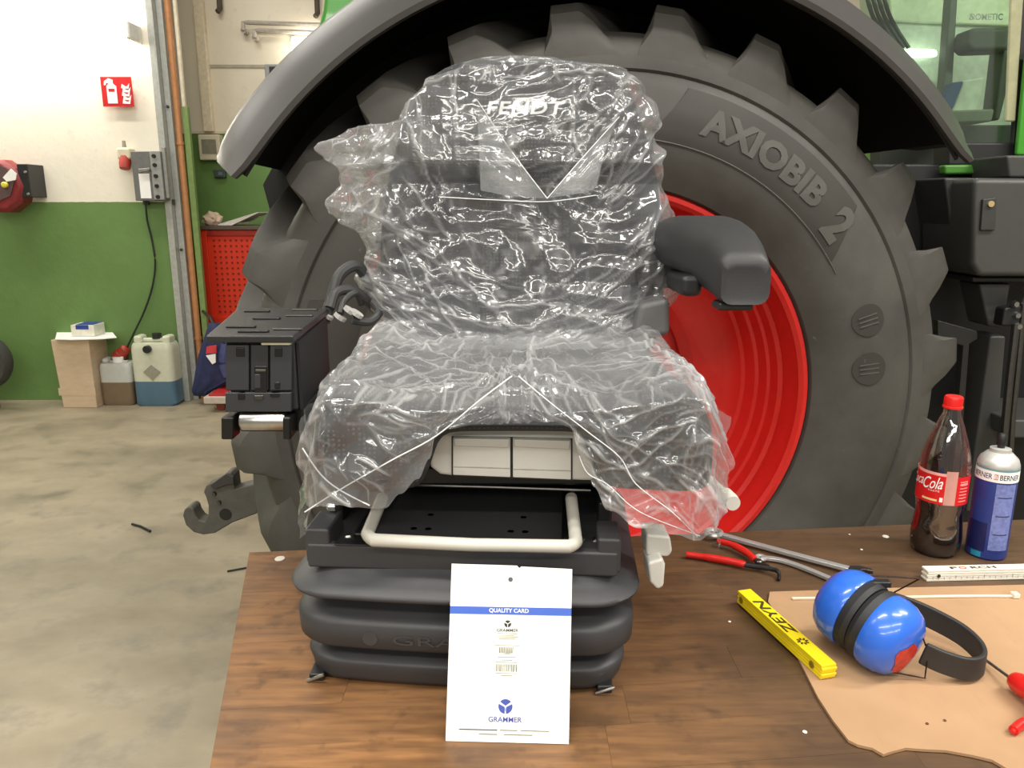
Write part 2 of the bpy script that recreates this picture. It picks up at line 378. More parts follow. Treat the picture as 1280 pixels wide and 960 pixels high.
# ------------------------------------------------------------------ things on the floor by the left wall
# tall taped box
f0 = onz(98, 510, 0)
tb = thing('cardboard_box', 'tall pale cardboard box wrapped in clear film, white paper on top', 'box', f0)
s = (at(120, 510, f0.y).x - at(78, 510, f0.y).x); th = at(98, 425, f0.y).z
yw = .30; x0 = at(78, 500, f0.y).x; x1 = x0 + s
sw = at(73, 425, f0.y).x - x0
def boxbm(x0, x1, y0, y1, h, lean):
    bm = bmesh.new(); hexa(bm, [(x0, y0, 0), (x1, y0, 0), (x1, y1, 0), (x0, y1, 0), (x0 + lean, y0, h), (x1 + lean * .1, y0, h), (x1 + lean * .1, y1, h), (x0 + lean, y1, h)]); return bm
mc = mat('wrapped_carton', (206, 182, 154), .25, var=.08, scale=9, bump=1, bscale=14, stretch=(1, 1, 3))
obj('carton', boxbm(x0, x1, f0.y, f0.y + yw, th, -.03), mc, tb, bevel=.006)
obj('packing_tape', BX(x0 - .02, x1 + .004, f0.y - .002, f0.y, .10, .16), mc, tb)
bm = bmesh.new()
pp = [at(x, y, f0.y + dy) for x, y, dy in ((69, 424, -.06), (90, 430, -.08), (128, 424, -.04), (146, 424, .02), (140, 416, .3), (118, 419, .34), (72, 421, .3))]
pp = [Vector((p.x, p.y, th + .012 + (.0 if i in (3, 4) else 0))) for i, p in enumerate(pp)]
prism(bm, pp, (0, 0, .006))
pa = tag(stage(obj('paper_sheet', bm, M_white), (pp[0].x, pp[0].y, th + .012)), 'crumpled white paper sheet lying on the tall cardboard box', 'paper')
a = wbox(89, 118, 409, 423, f0.y + .05, .16)
sb = thing('small_carton', 'small white and blue carton lying on top of the paper sheet', 'box', ((a[0] + a[1]) / 2, a[2] + .08, th + .02))
obj('body', BX(a[0], a[1], a[2], a[2] + .16, th + .02, th + .02 + a[5] - a[4]), mat('carton_cream', (226, 222, 206), .5), sb, bevel=.004)
obj('blue_top', BX(a[0] + .04, a[1] - .01, a[2] + .01, a[2] + .15, th + .02 + (a[5] - a[4]), th + .024 + (a[5] - a[4])), mat('carton_blue', (44, 70, 150), .4), sb)
obj('blue_stripe', BX(a[0] + .04, a[1] - .04, a[2] - .002, a[2], th + .0 + (a[5] - a[4]) * .85, th + .02 + (a[5] - a[4])), mat('carton_blue', (44, 70, 150), .4), sb)
# canisters
def canister(label, pxl, pxr, pyb, pyt, liquid, lv, big):
    f = onz((pxl + pxr) / 2, pyb, 0); x0 = at(pxl, (pyb + pyt) / 2, f.y).x; x1 = at(pxr, (pyb + pyt) / 2, f.y).x
    h = at((pxl + pxr) / 2, pyt, f.y).z; cx = (x0 + x1) / 2; hw = (x1 - x0) / 2; dep = min(hw * .85, (WY - .01 - f.y) / 2)
    t = thing('canister', label, 'canister', (cx, f.y + dep, 0), 'plastic canisters by the green wall')
    lz = lv * h
    def ring(s, z): return [(cx + x * s, f.y + dep + y * s, z) for x, y in rrect(hw, dep, hw * .3, 5)]
    bm = bmesh.new(); loft(bm, [ring(.9, 0), ring(1, .02), ring(1, lz)]); obj('liquid_level', bm, mat('canister_' + label[:8], liquid, .3, var=.1, scale=8), t)
    bm = bmesh.new(); loft(bm, [ring(1, lz), ring(1, h * .8), ring(.97, h * .86), ring(.9, h * .9)]); obj('body', bm, mat('canister_hdpe' + ('b' if big else ''), (206, 208, 186) if big else (196, 198, 192), .38, var=.04), t)
    mh = mat('canister_hdpe' + ('b' if big else ''), (206, 208, 186), .38)
    for sx in (-1, 1):
        if big or sx < 0:
            obj('handle_horn', BX(cx + sx * hw * .68 - hw * .2, cx + sx * hw * .68 + hw * .2, f.y + dep * .4, f.y + dep * 1.6, h * .88, h), mh, t, bevel=.02)
    obj('handle_bar', BX(cx - hw * .6, cx + hw * .6, f.y + dep * .8, f.y + dep * 1.2, h * .9, h * (.96 if big else .93)), mh, t, bevel=.015)
    if big:
        obj('spout', LT([(.03, 0), (.03, .03), (.026, .035)], origin=(cx - .01, f.y - .004, h * .83), axis=(0, -1, 0), seg=14), M_black, t)
        obj('cap', LT([(.035, 0), (.035, .04)], origin=(cx + .02, f.y + dep, h * .95), seg=14), M_black, t)
        bm = PR([(cx + u * hw, f.y - .002, h * v) for u, v in ((-.42, .5), (0, .6), (.42, .5), (.1, .41), (0, .37), (-.1, .41))], (0, -.004, 0))
        obj('molded_emblem', bm, mat('emblem_grey', (150, 146, 130), .5), t)
    else: obj('cap', LT([(.04, 0), (.04, .04)], origin=(cx - hw * .0, f.y + dep, h * .9), seg=14), M_white, t)
    return t
canister('low white canister part filled with brown liquid beside the cardboard box', 124, 164, 507, 449, (128, 110, 88), .5, False)
canister('tall white canister part filled with blue liquid near the grey door jamb', 164, 216, 508, 421, (86, 118, 140), .36, True)
# rubber wheel at the left edge
q = at(-22, 452, 5.75)
wt = thing('spare_wheel', 'dark grey wheel edge leaning on the green wall at left', 'wheel', (q.x, q.y, 0))
obj('tyre', LT([(.13, .05), (.2, .06), (.215, .03), (.215, -.03), (.2, -.06), (.13, -.05)], origin=q, axis=(0, -1, 0), seg=32, cap=False), mat('old_rubber', (66, 66, 62), .7), wt)
obj('hub', LT([(.135, .02), (.06, .03), (.05, -.03), (.135, -.02)], origin=q, axis=(0, -1, 0), seg=24), M_dsteel, wt)
obj('stand', BX(q.x - .05, q.x + .05, q.y - .05, q.y + .05, 0, q.z - .1), M_dsteel, wt)

# ------------------------------------------------------------------ things in the recess
# switch box
a = wbox(248, 275, 168, 200, WY2 - .09, .09)
sw = thing('distribution_box', 'small cream wall box with grey window on the far green wall', 'electrical box', ((a[0] + a[1]) / 2, WY2, a[4]))
obj('housing', BX(a[0], a[1], a[2], WY2, a[4], a[5]), M_cream, sw, bevel=.01)
obj('window', BX(a[0] + .03, a[1] - .03, a[2] - .004, a[2], a[4] + .05, a[5] - .04), mat('smoked_window', (140, 136, 118), .2), sw)
a = wbox(267, 281, 212, 222, WY2 - .05, .05)
sw = thing('wall_socket', 'tiny dark wall socket below the cream box on green wall', 'socket', ((a[0] + a[1]) / 2, WY2, a[4]))
obj('housing', BX(a[0], a[1], a[2], WY2, a[4], a[5]), mat('socket_dark', (66, 76, 72), .5), sw, bevel=.008)
obj('insert', BX(a[0] + .04, a[1] - .02, a[2] - .004, a[2], a[4] + .02, a[5] - .02), mat('socket_insert', (104, 116, 122), .4), sw)
# grey pipes on the far wall
for i, (xa, ya, yd) in enumerate(((304, 28, 38), (318, 38, 47))):
    P = [at(xa, yd, WY2 - .02), at(xa, yd, WY2 - .08), at(xa, ya, WY2 - .08), at(480, ya + 6, WY2 - .08)]
    t = thing('wall_pipe', ('upper' if i == 0 else 'lower') + ' of two thin grey pipes on the far white wall', 'pipe', P[0], 'grey wall pipes')
    obj('pipe', TB([P[1], P[2], P[2] + Vector((.03, 0, 0)), P[3]], .018, 8), mat('pipe_grey', (176, 168, 156), .5), t)
    obj('elbow', LT([(.024, 0), (.024, .09)], origin=P[1], axis=(0, 1, 0), seg=10), mat('pipe_grey', (176, 168, 156), .5), t)
# hooks
for px, py, lab in ((275, 6, 'dark metal hook on the far white wall left of the pipes'), (397, 12, 'dark metal hook on the far white wall beside the green bodywork')):
    q = at(px, py, WY2 - .04)
    tag(stage(obj('wall_hook', TB([q + Vector((0, .04, .16)), q + Vector((0, 0, .14)), q + Vector((.0, -.01, -.03)), q + Vector((-.015, -.03, -.06))], .022, 8), mat('hook_brown', (78, 66, 54), .6)), q), lab, 'hook')
# wall lamp by the fender
a = wbox(362, 420, 44, 72, WY2 - .16, .16)
lm = thing('bulkhead_lamp', 'bright lamp on the far wall half hidden behind the fender', 'lamp', ((a[0] + a[1]) / 2, WY2, a[4]))
obj('diffuser', BX(a[0], a[1], a[2], WY2 - .03, a[4], a[5]), mat('lit_diffuser2', (255, 250, 238), .5, var=.01, emit=9), lm, bevel=.04)
obj('base', BX(a[0] - .02, a[1] + .02, WY2 - .03, WY2, a[4] - .02, a[5] + .02), M_white, lm, bevel=.006)
# monitor
a = wbox(331, 372, 80, 112, WY2 - .3, .1)
mo = thing('monitor', 'dark screen edge on the far wall just behind the fender', 'monitor', ((a[0] + a[1]) / 2, WY2, a[4]))
obj('frame', BX(a[0], a[1], a[2], a[2] + .08, a[4], a[5]), mat('monitor_frame', (150, 150, 150), .4), mo, bevel=.008)
obj('screen', BX(a[0] + .04, a[1] - .03, a[2] - .004, a[2], a[4] + .03, a[5] - .02), mat('monitor_dark', (44, 44, 46), .2), mo)
obj('wall_arm', BX((a[0] + a[1]) / 2 - .04, (a[0] + a[1]) / 2 + .04, a[2] + .08, WY2, (a[4] + a[5]) / 2 - .04, (a[4] + a[5]) / 2 + .04), M_black, mo)
# red pegboard cabinet
yc = WY2 - .55
a = wbox(252, 345, 287, 405, yc, .5)
rc = thing('tool_cabinet', 'orange-red tool cabinet with perforated panel in the far recess', 'cabinet', ((a[0] + a[1]) / 2, yc + .25, 0))
M_or = mat('orange_red_enamel', (214, 52, 24), .4, var=.06)
obj('body', BX(a[0], a[1], yc + .02, yc + .5, a[4], a[5]), M_or, rc, bevel=.006)
obj('corner_post', BX(a[0], a[0] + .07, yc, yc + .02, a[4], a[5]), M_or, rc, bevel=.004)
obj('lower_rail', BX(a[0] + .07, a[1], yc, yc + .02, a[4], a[4] + .06), M_or, rc, bevel=.004)
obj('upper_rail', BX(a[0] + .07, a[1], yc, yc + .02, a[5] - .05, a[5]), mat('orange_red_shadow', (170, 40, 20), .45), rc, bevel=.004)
bm = bmesh.new()
for i in range(10):
    for j in range(14):
        x, zz = a[0] + .12 + i * .045, a[4] + .1 + j * .045
        if zz < a[5] - .07 and x < a[1] - .03: lathe(bm, [(.009, 0), (.009, .006)], seg=6, origin=(x, yc + .02, zz), axis=(0, -1, 0))
ph = obj('perforation', bm, mat('hole_dark', (120, 22, 10), .6), rc); ph['kind'] = 'stuff'
obj('worktop', BX(a[0] - .01, a[1] + .02, yc - .03, yc + .52, a[5], a[5] + .03), mat('cabinet_top', (88, 74, 62), .5), rc, bevel=.004)
for x in (a[0] + .03, a[1] - .03): obj('leg', BX(x - .025, x + .025, yc + .05, yc + .45, 0, a[4]), mat('cabinet_leg', (40, 40, 42), .5), rc)
pw = a[5] + .03
b_ = at(258, 280, yc)
bm = PR([(at(x, 280, yc).x, yc + d, pw + h) for x, d, h in ((272, .0, .004), (290, -.01, .004), (318, .1, .1), (322, .3, .1), (296, .3, .02), (274, .3, .004))], (0, 0, .008))
tag(stage(obj('paper_sheet', bm, mat('paper_grey', (220, 214, 204), .7)), (b_.x + .1, yc, pw)), 'curled white paper on top of the orange-red cabinet', 'paper')
rg = thing('cleaning_rag', 'crumpled cream rag at the left corner of the orange-red cabinet top', 'rag', (at(261, 280, yc).x, yc + .08, pw))
bm = bmesh.new(); bmesh.ops.create_icosphere(bm, subdivisions=3, radius=1)
for v in bm.verts:
    n = noise.noise(v.co * 2.2) * .35; v.co *= (1 + n); v.co = Vector((v.co.x * .075, v.co.y * .07, max(-.05, v.co.z * .06) + .05)) + wloc(rg)
obj('cloth', bm, mat('rag_cream', (206, 180, 156), .8), rg)
# jacket hanging at the cabinet corner and the red creeper below
yj = WY - .13
jk = thing('work_jacket', 'dark blue work jacket with red and white patches hanging in the recess', 'jacket', at(268, 495, yj))
bm = bmesh.new(); rings = []
for px0, px1, py, d in ((262, 282, 404, .04), (256, 288, 425, .06), (250, 296, 445, .07), (247, 300, 462, .07), (245, 296, 474, .06), (241, 266, 488, .05), (243, 260, 494, .03)):
    c0, c1 = at(px0, py, yj), at(px1, py, yj); cx = (c0.x + c1.x) / 2; hw = (c1.x - c0.x) / 2
    rings.append([(cx + hw * cos(2 * pi * k / 20) * (1 + .12 * sin(k * 3)), yj + d * sin(2 * pi * k / 20) * (1 + .3 * sin(k * 2.7)), c0.z) for k in range(20)])
loft(bm, rings); obj('body', bm, mat('navy_cloth', (40, 46, 84), .8, var=.3, scale=14), jk, angle=80)
obj('sleeve', TB(smoothpath([at(284, 430, yj - .03), at(280, 452, yj - .04), at(286, 470, yj - .04)]), .045, 10), mat('navy_cloth2', (70, 76, 122), .8), jk)
def patch(name, pts, m): obj(name, PR([at(x, y, yj - .09) for x, y in pts], (0, -.012, 0)), m, jk)
patch('red_patch', ((259, 433), (271, 431), (271, 441), (258, 442)), mat('jacket_red', (206, 60, 66), .7))
patch('white_patch', ((258, 444), (270, 442), (270, 453), (266, 455)), M_white)
hk = obj('hanger', TB([at(268, 408, yj), at(264, 398, yj), Vector((xl + .18, WY + .055, at(264, 398, yj).z + .03))], .012, 8), M_dsteel, jk)
cf = onz(280, 516, 0)
cr = thing('wheeled_tray', 'low red wheeled tray with pale rim behind the armrest console', 'trolley', (cf.x + .1, cf.y + .2, 0))
x0, x1, z0 = at(254, 500, cf.y).x, at(300, 500, cf.y).x + .3, at(270, 502, cf.y).z
obj('rim', BX(x0, x1, cf.y, cf.y + .55, z0 - .02, z0 + .035), mat('tray_rim', (196, 180, 168), .5), cr, bevel=.008)
obj('pad', BX(x0 + .03, x1 - .03, cf.y + .03, cf.y + .52, z0 + .035, z0 + .05), mat('tray_red', (176, 34, 36), .5), cr, bevel=.004)
for x in (x0 + .1, x1 - .1):
    for y in (cf.y + .08, cf.y + .45):
        cst = obj('caster', LT([(.03, -.014), (z0 / 2 - .01, -.012), (z0 / 2 - .01, .012), (.03, .014)], origin=(x, y, z0 / 2 - .01), axis=(0, 1, 0), seg=16), mat('caster_red', (140, 50, 44), .5), cr)
        obj('fork', BX(x - .02, x + .02, y - .02, y + .02, z0 / 2, z0 - .02), M_dsteel, cst)
# bits on the floor
def bent(px, label, r=.004, z=.005):
    P = [onz(x, y, z) for x, y in px]
    tag(stage(obj('wire_offcut', TB(P, r, 6), M_black), P[0]), label, 'wire')
bent(((284, 714), (312, 709), (322, 717)), 'thin bent black wire on the concrete beside the bench')
bent(((165, 655), (176, 658), (188, 664)), 'small dark splinter alone on the open concrete floor', .006, .007)

# ------------------------------------------------------------------ workbench
bt = thing('workbench', 'heavy oil-stained wooden workbench carrying the tractor seat', 'workbench', (.3, .8, 0))
M_wood = bench_wood()
def leftx(y): return -.344 - .2528 * (y - .753)
def fary(x): return 1.417 + .1 * (x - .546)
rows = 15; wrow = .078
for i in range(rows):
    o1 = -i * wrow; o0 = o1 - wrow + .0003
    # row between far-edge offsets o0..o1, clipped at the left edge
    def lx(o):
        # solve x = leftx(fary(x)+o)
        k = -.2528 * .1; c = leftx(1.417 - .0546 + o); return c / (1 - k)
    cuts = [None]; x = -.5 + random.uniform(.25, .75)
    while x < 1.1: cuts.append(x); x += random.uniform(.45, .85)
    cuts.append(1.3)
    for j in range(len(cuts) - 1):
        g = .00015
        xa0, xa1 = (lx(o0), lx(o1)) if cuts[j] is None else (cuts[j] + g, cuts[j] + g)
        xb = cuts[j + 1] - g
        if xb - xa0 < .05: continue
        zt = BZ - random.uniform(0, .0004)
        bm = PR([(xa0, fary(xa0) + o0, zt), (xb, fary(xb) + o0, zt), (xb, fary(xb) + o1, zt), (xa1, fary(xa1) + o1, zt)], (0, 0, -.05))
        p = obj('plank', bm, M_wood, bt, smooth=False)
yn = 1.417 - rows * wrow
obj('under_frame', BX(-.2, 1.2, yn + .12, 1.26, BZ - .13, BZ - .0505), mat('bench_frame', (70, 72, 70), .5, .3), bt)
for x, y in ((-.16, yn + .18), (1.14, yn + .18), (-.28, 1.22), (1.14, 1.22)):
    obj('leg', BX(x - .04, x + .04, y - .04, y + .04, 0, BZ - .0505), mat('bench_frame', (70, 72, 70), .5, .3), bt)

# ------------------------------------------------------------------ tractor
TC = Vector((.25, 1.99, 1.021)); YAW = R(5)
TR = Vector((cos(YAW), sin(YAW), 0)); TN = Vector((sin(YAW), -cos(YAW), 0)); UP = Vector((0, 0, 1))
def wp(r, a, deg): return TC + TN * a + (TR * cos(R(deg)) + UP * sin(R(deg))) * r
tr = thing('tractor', 'big green tractor with black fender and red rear rim behind the bench', 'tractor', (TC.x, TC.y + .3, 0))
def rubber():
    m, nt, b = nodes('tyre_rubber')
    t = tex(nt, 3.2, 8); t2 = tex(nt, 40, 4)
    a = mixrgb(nt, ramp(nt, t.outputs['Fac'], .38, .66), srgb((56, 53, 48)), srgb((75, 73, 68)))
    a = mixrgb(nt, ramp(nt, t2.outputs['Fac'], .68, .85), a, srgb((98, 93, 82)))
    lnk(nt, a, b.inputs['Base Color']); b.inputs['Roughness'].default_value = .62
    bp = nt.nodes.new('ShaderNodeBump'); bp.inputs['Strength'].default_value = .2; bp.inputs['Distance'].default_value = .003
    lnk(nt, t2.outputs['Fac'], bp.inputs['Height']); lnk(nt, bp.outputs[0], b.inputs['Normal'])
    return m
M_rub = rubber()
M_rub2 = mat('clean_rubber', (50, 47, 42), .6, var=.1, scale=8)
M_rub3 = mat('raised_rubber', (76, 74, 69), .6, var=.08, scale=30)
TW = .66
side = [(.555, -.02), (.565, .012), (.6, .03), (.64, .047), (.69, .058), (.74, .058), (.79, .048), (.82, .040), (.826, .033), (.832, .039), (.86, .038), (.885, .031), (.905, .016), (.92, -.01), (.93, -.05), (.936, -.12), (.939, -.22), (.94, -TW / 2)]
full = side + [(r, -TW - a) for r, a in side[-2::-1]]
bm = bmesh.new(); n = 160
V = [[bm.verts.new(wp(r, a, 360 * k / n)) for k in range(n)] for r, a in full]
for i in range(len(V) - 1):
    for k in range(n): bm.faces.new((V[i][k], V[i][(k + 1) % n], V[i + 1][(k + 1) % n], V[i + 1][k]))
ty = obj('rear_tyre', bm, M_rub, tr)
def side_a(r):
    for (r0, a0), (r1, a1) in zip(side, side[1:]):
        if r0 <= r <= r1: return a0 + (a1 - a0) * (r - r0) / (r1 - r0)
    return side[-1][1]
# lugs, 24 on each shoulder, sharing one mesh
st = [(.038, .852, .854, 0), (.0375, .865, .888, 0), (.034, .88, .925, 0), (.022, .895, .963, -.1), (-.008, .905, .988, -.5), (-.07, .91, 1.000, -2.2), (-.16, .915, 1.010, -6), (-.27, .915, 1.015, -11), (-.37, .915, 1.012, -16)]
def lug_mesh(mirror):
    bm = bmesh.new(); rings = []
    for k_, (a, rb, rt, th) in enumerate(st):
        if mirror: a = -TW - a
        ring = []
        q_ = 1 - .05 * k_
        for r, d in ((rb, 7.6), (rb + (rt - rb) * .22, 6.2), (rb + (rt - rb) * .62, 4.4), (rt - .005, 2.6), (rt, 2.0), (rt, -2.7), (rt - .007, -2.9), (rb + (rt - rb) * .5, -3.5), (rb, -4.6)):
            d *= q_
            an = R(th - d); ring.append((r * cos(an), r * sin(an), a))
        rings.append(ring)
    loft(bm, rings)
    bmesh.ops.recalc_face_normals(bm, faces=bm.faces)
    me = bpy.data.meshes.new('lug'); bm.to_mesh(me); bm.free(); me.materials.append(M_rub)
    me.set_sharp_from_angle(angle=R(28)); me.polygons.foreach_set('use_smooth', [True] * len(me.polygons)); return me
BASE = Matrix((TR, UP, TN)).transposed().to_4x4()
OFF = 7.5
for mir in (False, True):
    lm_ = lug_mesh(mir)
    for i in range(24):
        o = bpy.data.objects.new('lug', lm_); C.objects.link(o); o.parent = ty
        o.matrix_local = Matrix.Translation(TC - wloc(tr)) @ BASE @ Matrix.Rotation(R(15 * i + OFF + (7.5 if mir else 0)), 4, 'Z')
def on_side(bm, r0, deg0, lift, flip=False):
    """wraps a flat bmesh (x along the arc clockwise, y outward) onto the tyre's side"""
    for v in bm.verts:
        r = r0 + v.co.y; dg = deg0 - math.degrees(v.co.x / r0); z = v.co.z
        v.co = wp(r, side_a(r) + lift + z, dg)
    return bm
def patchgrid(r0, r1, d0, d1, n, cut=0):
    bm = bmesh.new(); rows = []
    m = 8
    for i in range(n + 1):
        t = i / n; d = d0 + (d1 - d0) * t; row = []
        for j in range(m + 1):
            u = j / m; rr = r0 + (r1 - r0) * u
            sh = cut * (u if t < .5 else u) * (1 - abs(2 * t - 1)) * 0
            dd = d + (cut * abs(u - .0) * (-1 if t > .5 else 1) * abs(2 * t - 1) ** 6)
            row.append(bm.verts.new(wp(rr, side_a(rr) + .0015, dd)))
        rows.append(row)
    for i in range(n):
        for j in range(m): bm.faces.new((rows[i][j], rows[i + 1][j], rows[i + 1][j + 1], rows[i][j + 1]))
    return bm
obj('sidewall_panel', patchgrid(.668, .806, 84, 33, 60, -7), M_rub2, ty)
obj('sidewall_panel', patchgrid(.668, .806, 204, 153, 60, -7), M_rub2, ty)
def bent_text(s, deg_mid, r0, width, height):
    bm = fit_text(s, width, height, extrude=.0, offset=.045)
    bmesh.ops.subdivide_edges(bm, edges=bm.edges, cuts=1)
    for v in bm.verts: v.co.z = 0
    return on_side(bm, r0, deg_mid, .004)
obj('raised_lettering', bent_text('AXIOBIB', 59.5, .742, .372, .070), M_rub3, ty)
obj('raised_lettering', bent_text('2', 39.0, .738, .056, .098), M_rub3, ty)
for dg, rr, rad in ((18, .712, .043), (7.4, .70, .044)):
    bm = bmesh.new(); bmesh.ops.create_circle(bm, cap_ends=True, segments=28, radius=rad); obj('round_mark', on_side(bm, rr, dg, .003), M_rub2, ty)
    b2 = bmesh.new()
    for w_, y_ in ((.05, .012), (.05, 0), (.05, -.012)):
        g = bmesh.ops.create_grid(b2, x_segments=4, y_segments=1, size=.5)['verts']
        bmesh.ops.scale(b2, vec=(.004, w_, 1), verts=g); bmesh.ops.translate(b2, vec=(y_, 0, 0), verts=g)
    obj('mark_lines', on_side(b2, rr, dg, .0045), M_rub3, ty)
# groove lines on the side: thin ribs
for rr in (.672,):
    bm = bmesh.new(); pts = [wp(rr, side_a(rr) + .001, 95 - i * 1.5) for i in range(44)]; tube(bm, pts, .0018, 6); obj('sidewall_rib', bm, M_rub3, ty)
# rim
M_rim = mat('rim_red', (186, 27, 22), .36, var=.05, coat=.2)
rp = [(.556, -.03), (.562, -.006), (.556, .006), (.545, .006), (.535, -.004), (.531, -.03), (.522, -.05), (.522, -.075), (.512, -.085), (.505, -.12), (.497, -.125), (.487, -.16), (.478, -.165), (.462, -.2), (.452, -.205), (.43, -.24), (.40, -.26), (.33, -.275), (.30, -.30), (.30, -.33), (.18, -.335), (.17, -.30), (.05, -.29)]
bm = bmesh.new(); n = 128
V = [[bm.verts.new(wp(r, a, 360 * k / n)) for k in range(n)] for r, a in rp]
for i in range(len(V) - 1):
    for k in range(n): bm.faces.new((V[i][k], V[i][(k + 1) % n], V[i + 1][(k + 1) % n], V[i + 1][k]))
bm.faces.new(V[-1])
rm = obj('wheel_rim', bm, M_rim, tr, angle=25)
for k in range(10):
    obj('wheel_nut', LT([(.02, 0), (.02, .02), (.012, .035)], origin=wp(.24, -.33, 36 * k), axis=TN, seg=6), M_dsteel, rm)
# fender: swept section between two angles
M_fen = mat('fender_plastic', (64, 62, 60), .38, var=.05, bump=.1, bscale=500)
def fender_rings():
    rings = []
    d0, d1 = 147.3, 35.5
    for i in range(61):
        t = i / 60; d = d0 + (d1 - d0) * t
        e = min(1, min(t, 1 - t) / .06); e = sqrt(max(.02, 1 - (1 - e) ** 2))
        wv = .62 * (.25 + .75 * e)
        sec = [(1.040, .105), (1.042, .118), (1.054, .122), (1.10, .07), (1.15, .005), (1.164, -.03), (1.168, -.09), (1.166, -wv), (1.146, -wv), (1.146, -.09), (1.136, -.02), (1.09, .045)]
        rm_ = 1.10
        rings.append([wp(rm_ + (r - rm_) * (.7 + .3 * e) if a > -.05 else r, a, d) for r, a in sec])
    return rings
bm = bmesh.new(); loft(bm, fender_rings()); fd = obj('fender', bm, M_fen, tr, angle=50)
bm = bmesh.new(); loft(bm, [[wp(r, a, 146.5 - 110 * i / 50) for r, a in ((1.048, .098), (1.09, .042), (1.13, -.025), (1.14, -.09), (1.14, -.66), (1.13, -.66), (1.13, -.09), (1.12, -.03), (1.082, .035), (1.042, .092))] for i in range(51)])
obj('fender_shade_shell', bm, mat('wheel_house_black', (12, 12, 12), .7), fd, angle=50)  # black shell, the shade under the fender put into its colour
# inner wheel house wall behind the wheel
bm = bmesh.new()
prism(bm, [wp(1.155, -TW - .0, d) for d in range(150, 30, -3)] + [wp(.95, -TW - .0, 10), wp(.4, -TW - .0, -80), wp(.4, -TW - .0, 260), wp(.9, -TW - .0, 175)], TN * -.05)
obj('wheel_house', bm, mat('wheel_house_black', (14, 14, 14), .6), tr)
# green body above the fender
M_grn = mat('tractor_green', (62, 140, 40), .3, var=.04, coat=.3)
bm = PR([at(x, y, 2.78) for x, y in ((392, 52), (402, 12), (412, -80), (700, -80), (600, 100))], (0, .5, 0)); obj('cab_base', bm, M_grn, tr, bevel=.02)
# lower link hook
yl = 2.35
pts = [(322, 604), (300, 609), (294, 611), (292, 594), (288, 590), (281, 592), (280, 597), (257, 608), (254, 615), (257, 622), (260, 632), (260, 645), (256, 652), (249, 650), (244, 643), (242, 636), (237, 633), (230, 637), (228, 645), (232, 657), (242, 666), (254, 669), (268, 667), (290, 654), (322, 642)]
bm = PR([at(x, y, yl) for x, y in pts], (0, .06, 0)); M_iron = mat('cast_iron', (84, 82, 76), .55, .2, var=.15)
hkk = obj('lower_link_hook', bm, M_iron, tr, bevel=.006)
obj('link_arm', BX(at(318, 620, yl + .03).x, .15, yl + .005, yl + .055, at(318, 640, yl).z, at(318, 606, yl).z), M_iron, tr, bevel=.006)
obj('latch', PR([at(x, y, yl - .012) for x, y in ((262, 607), (283, 592), (292, 596), (292, 606), (284, 606), (268, 612))], (0, .01, 0)), mat('latch_dark', (52, 50, 48), .5), hkk, bevel=.003)
for x, y in ((268, 617), (274, 628)): obj('pin', LT([(.008, 0), (.006, .008)], origin=at(x, y, yl), axis=(0, -1, 0), seg=10), M_dsteel, hkk)
obj('slot', LT([(.02, 0), (.02, .002)], origin=at(282, 643, yl), axis=(0, -1, 0), seg=16), mat('slot_black', (20, 20, 20)), hkk)

# cab and side body on the right
YB = 2.45
M_body = mat('body_dark_grey', (62, 62, 60), .5, var=.05)
M_bk = mat('chassis_black', (20, 20, 20), .55)
def slab(name, pts, Y, dep, m, parent=tr, bev=.008):
    return obj(name, PR([at(x, y, Y) for x, y in pts], (0, dep, 0)), m, parent, bevel=bev)
slab('chassis_panel', ((1090, 205), (1420, 205), (1420, 900), (1090, 900)), 2.66, .1, M_bk)
slab('green_stripe', ((1180, 206), (1262, 205), (1262, 217), (1182, 218)), 2.58, .04, mat('stripe_green', (64, 118, 42), .45))
tbx = slab('toolbox', ((1218, 222), (1420, 224), (1420, 346), (1224, 346), (1214, 330)), YB - .1, .3, M_body, bev=.018)
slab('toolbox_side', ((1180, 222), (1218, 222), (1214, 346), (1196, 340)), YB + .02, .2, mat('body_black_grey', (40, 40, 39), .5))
lt = slab('latch', ((1229, 249), (1246, 247), (1244, 288), (1226, 288)), YB - .11, .012, mat('latch_grey', (50, 50, 48), .5), tbx, .003)
obj('lock', LT([(.009, 0), (.009, .006)], origin=at(1238, 255, YB - .11), axis=(0, -1, 0), seg=16), mat('brass_lock', (214, 190, 140), .3, .6), tbx)
slab('toolbox_ledge', ((1216, 346), (1420, 346), (1420, 353), (1216, 353)), YB - .06, .2, M_bk)
slab('bracket_cover', ((1224, 354), (1264, 354), (1254, 410), (1236, 408)), YB - .02, .12, M_body)
slab('side_trim', ((1238, 420), (1258, 420), (1240, 640), (1208, 640)), YB, .12, M_body)
slab('mud_flap_frame', ((1172, 400), (1222, 414), (1222, 424), (1212, 430), (1196, 640), (1186, 640), (1204, 432), (1172, 424)), YB - .05, .03, mat('frame_black', (30, 30, 30), .4), bev=.003)
obj('grab_rod', TB([at(1270, 405, YB - .1), at(1262, 470, YB - .1), at(1246, 640, YB - .1)], .012, 8), M_dsteel, tr)
obj('grab_rod', TB([at(1282, 360, YB - .1), at(1266, 520, YB - .1), at(1258, 640, YB - .1)], .009, 8), M_dsteel, tr)
slab('hinge', ((1256, 385), (1282, 380), (1282, 408), (1252, 408)), YB - .1, .05, M_bk)
for x, y in ((1268, 380), (1270, 394), (1272, 408)): obj('hinge_bolt', LT([(.012, 0), (.008, .012)], origin=at(x, y, YB - .1), axis=(0, -1, 0), seg=8), M_steel, tr)
slab('step', ((1262, 525), (1420, 525), (1420, 548), (1262, 548)), YB - .1, .3, M_body)
slab('cab_sill', ((1186, 178), (1420, 178), (1420, 207), (1186, 207)), 2.62, .1, M_bk)
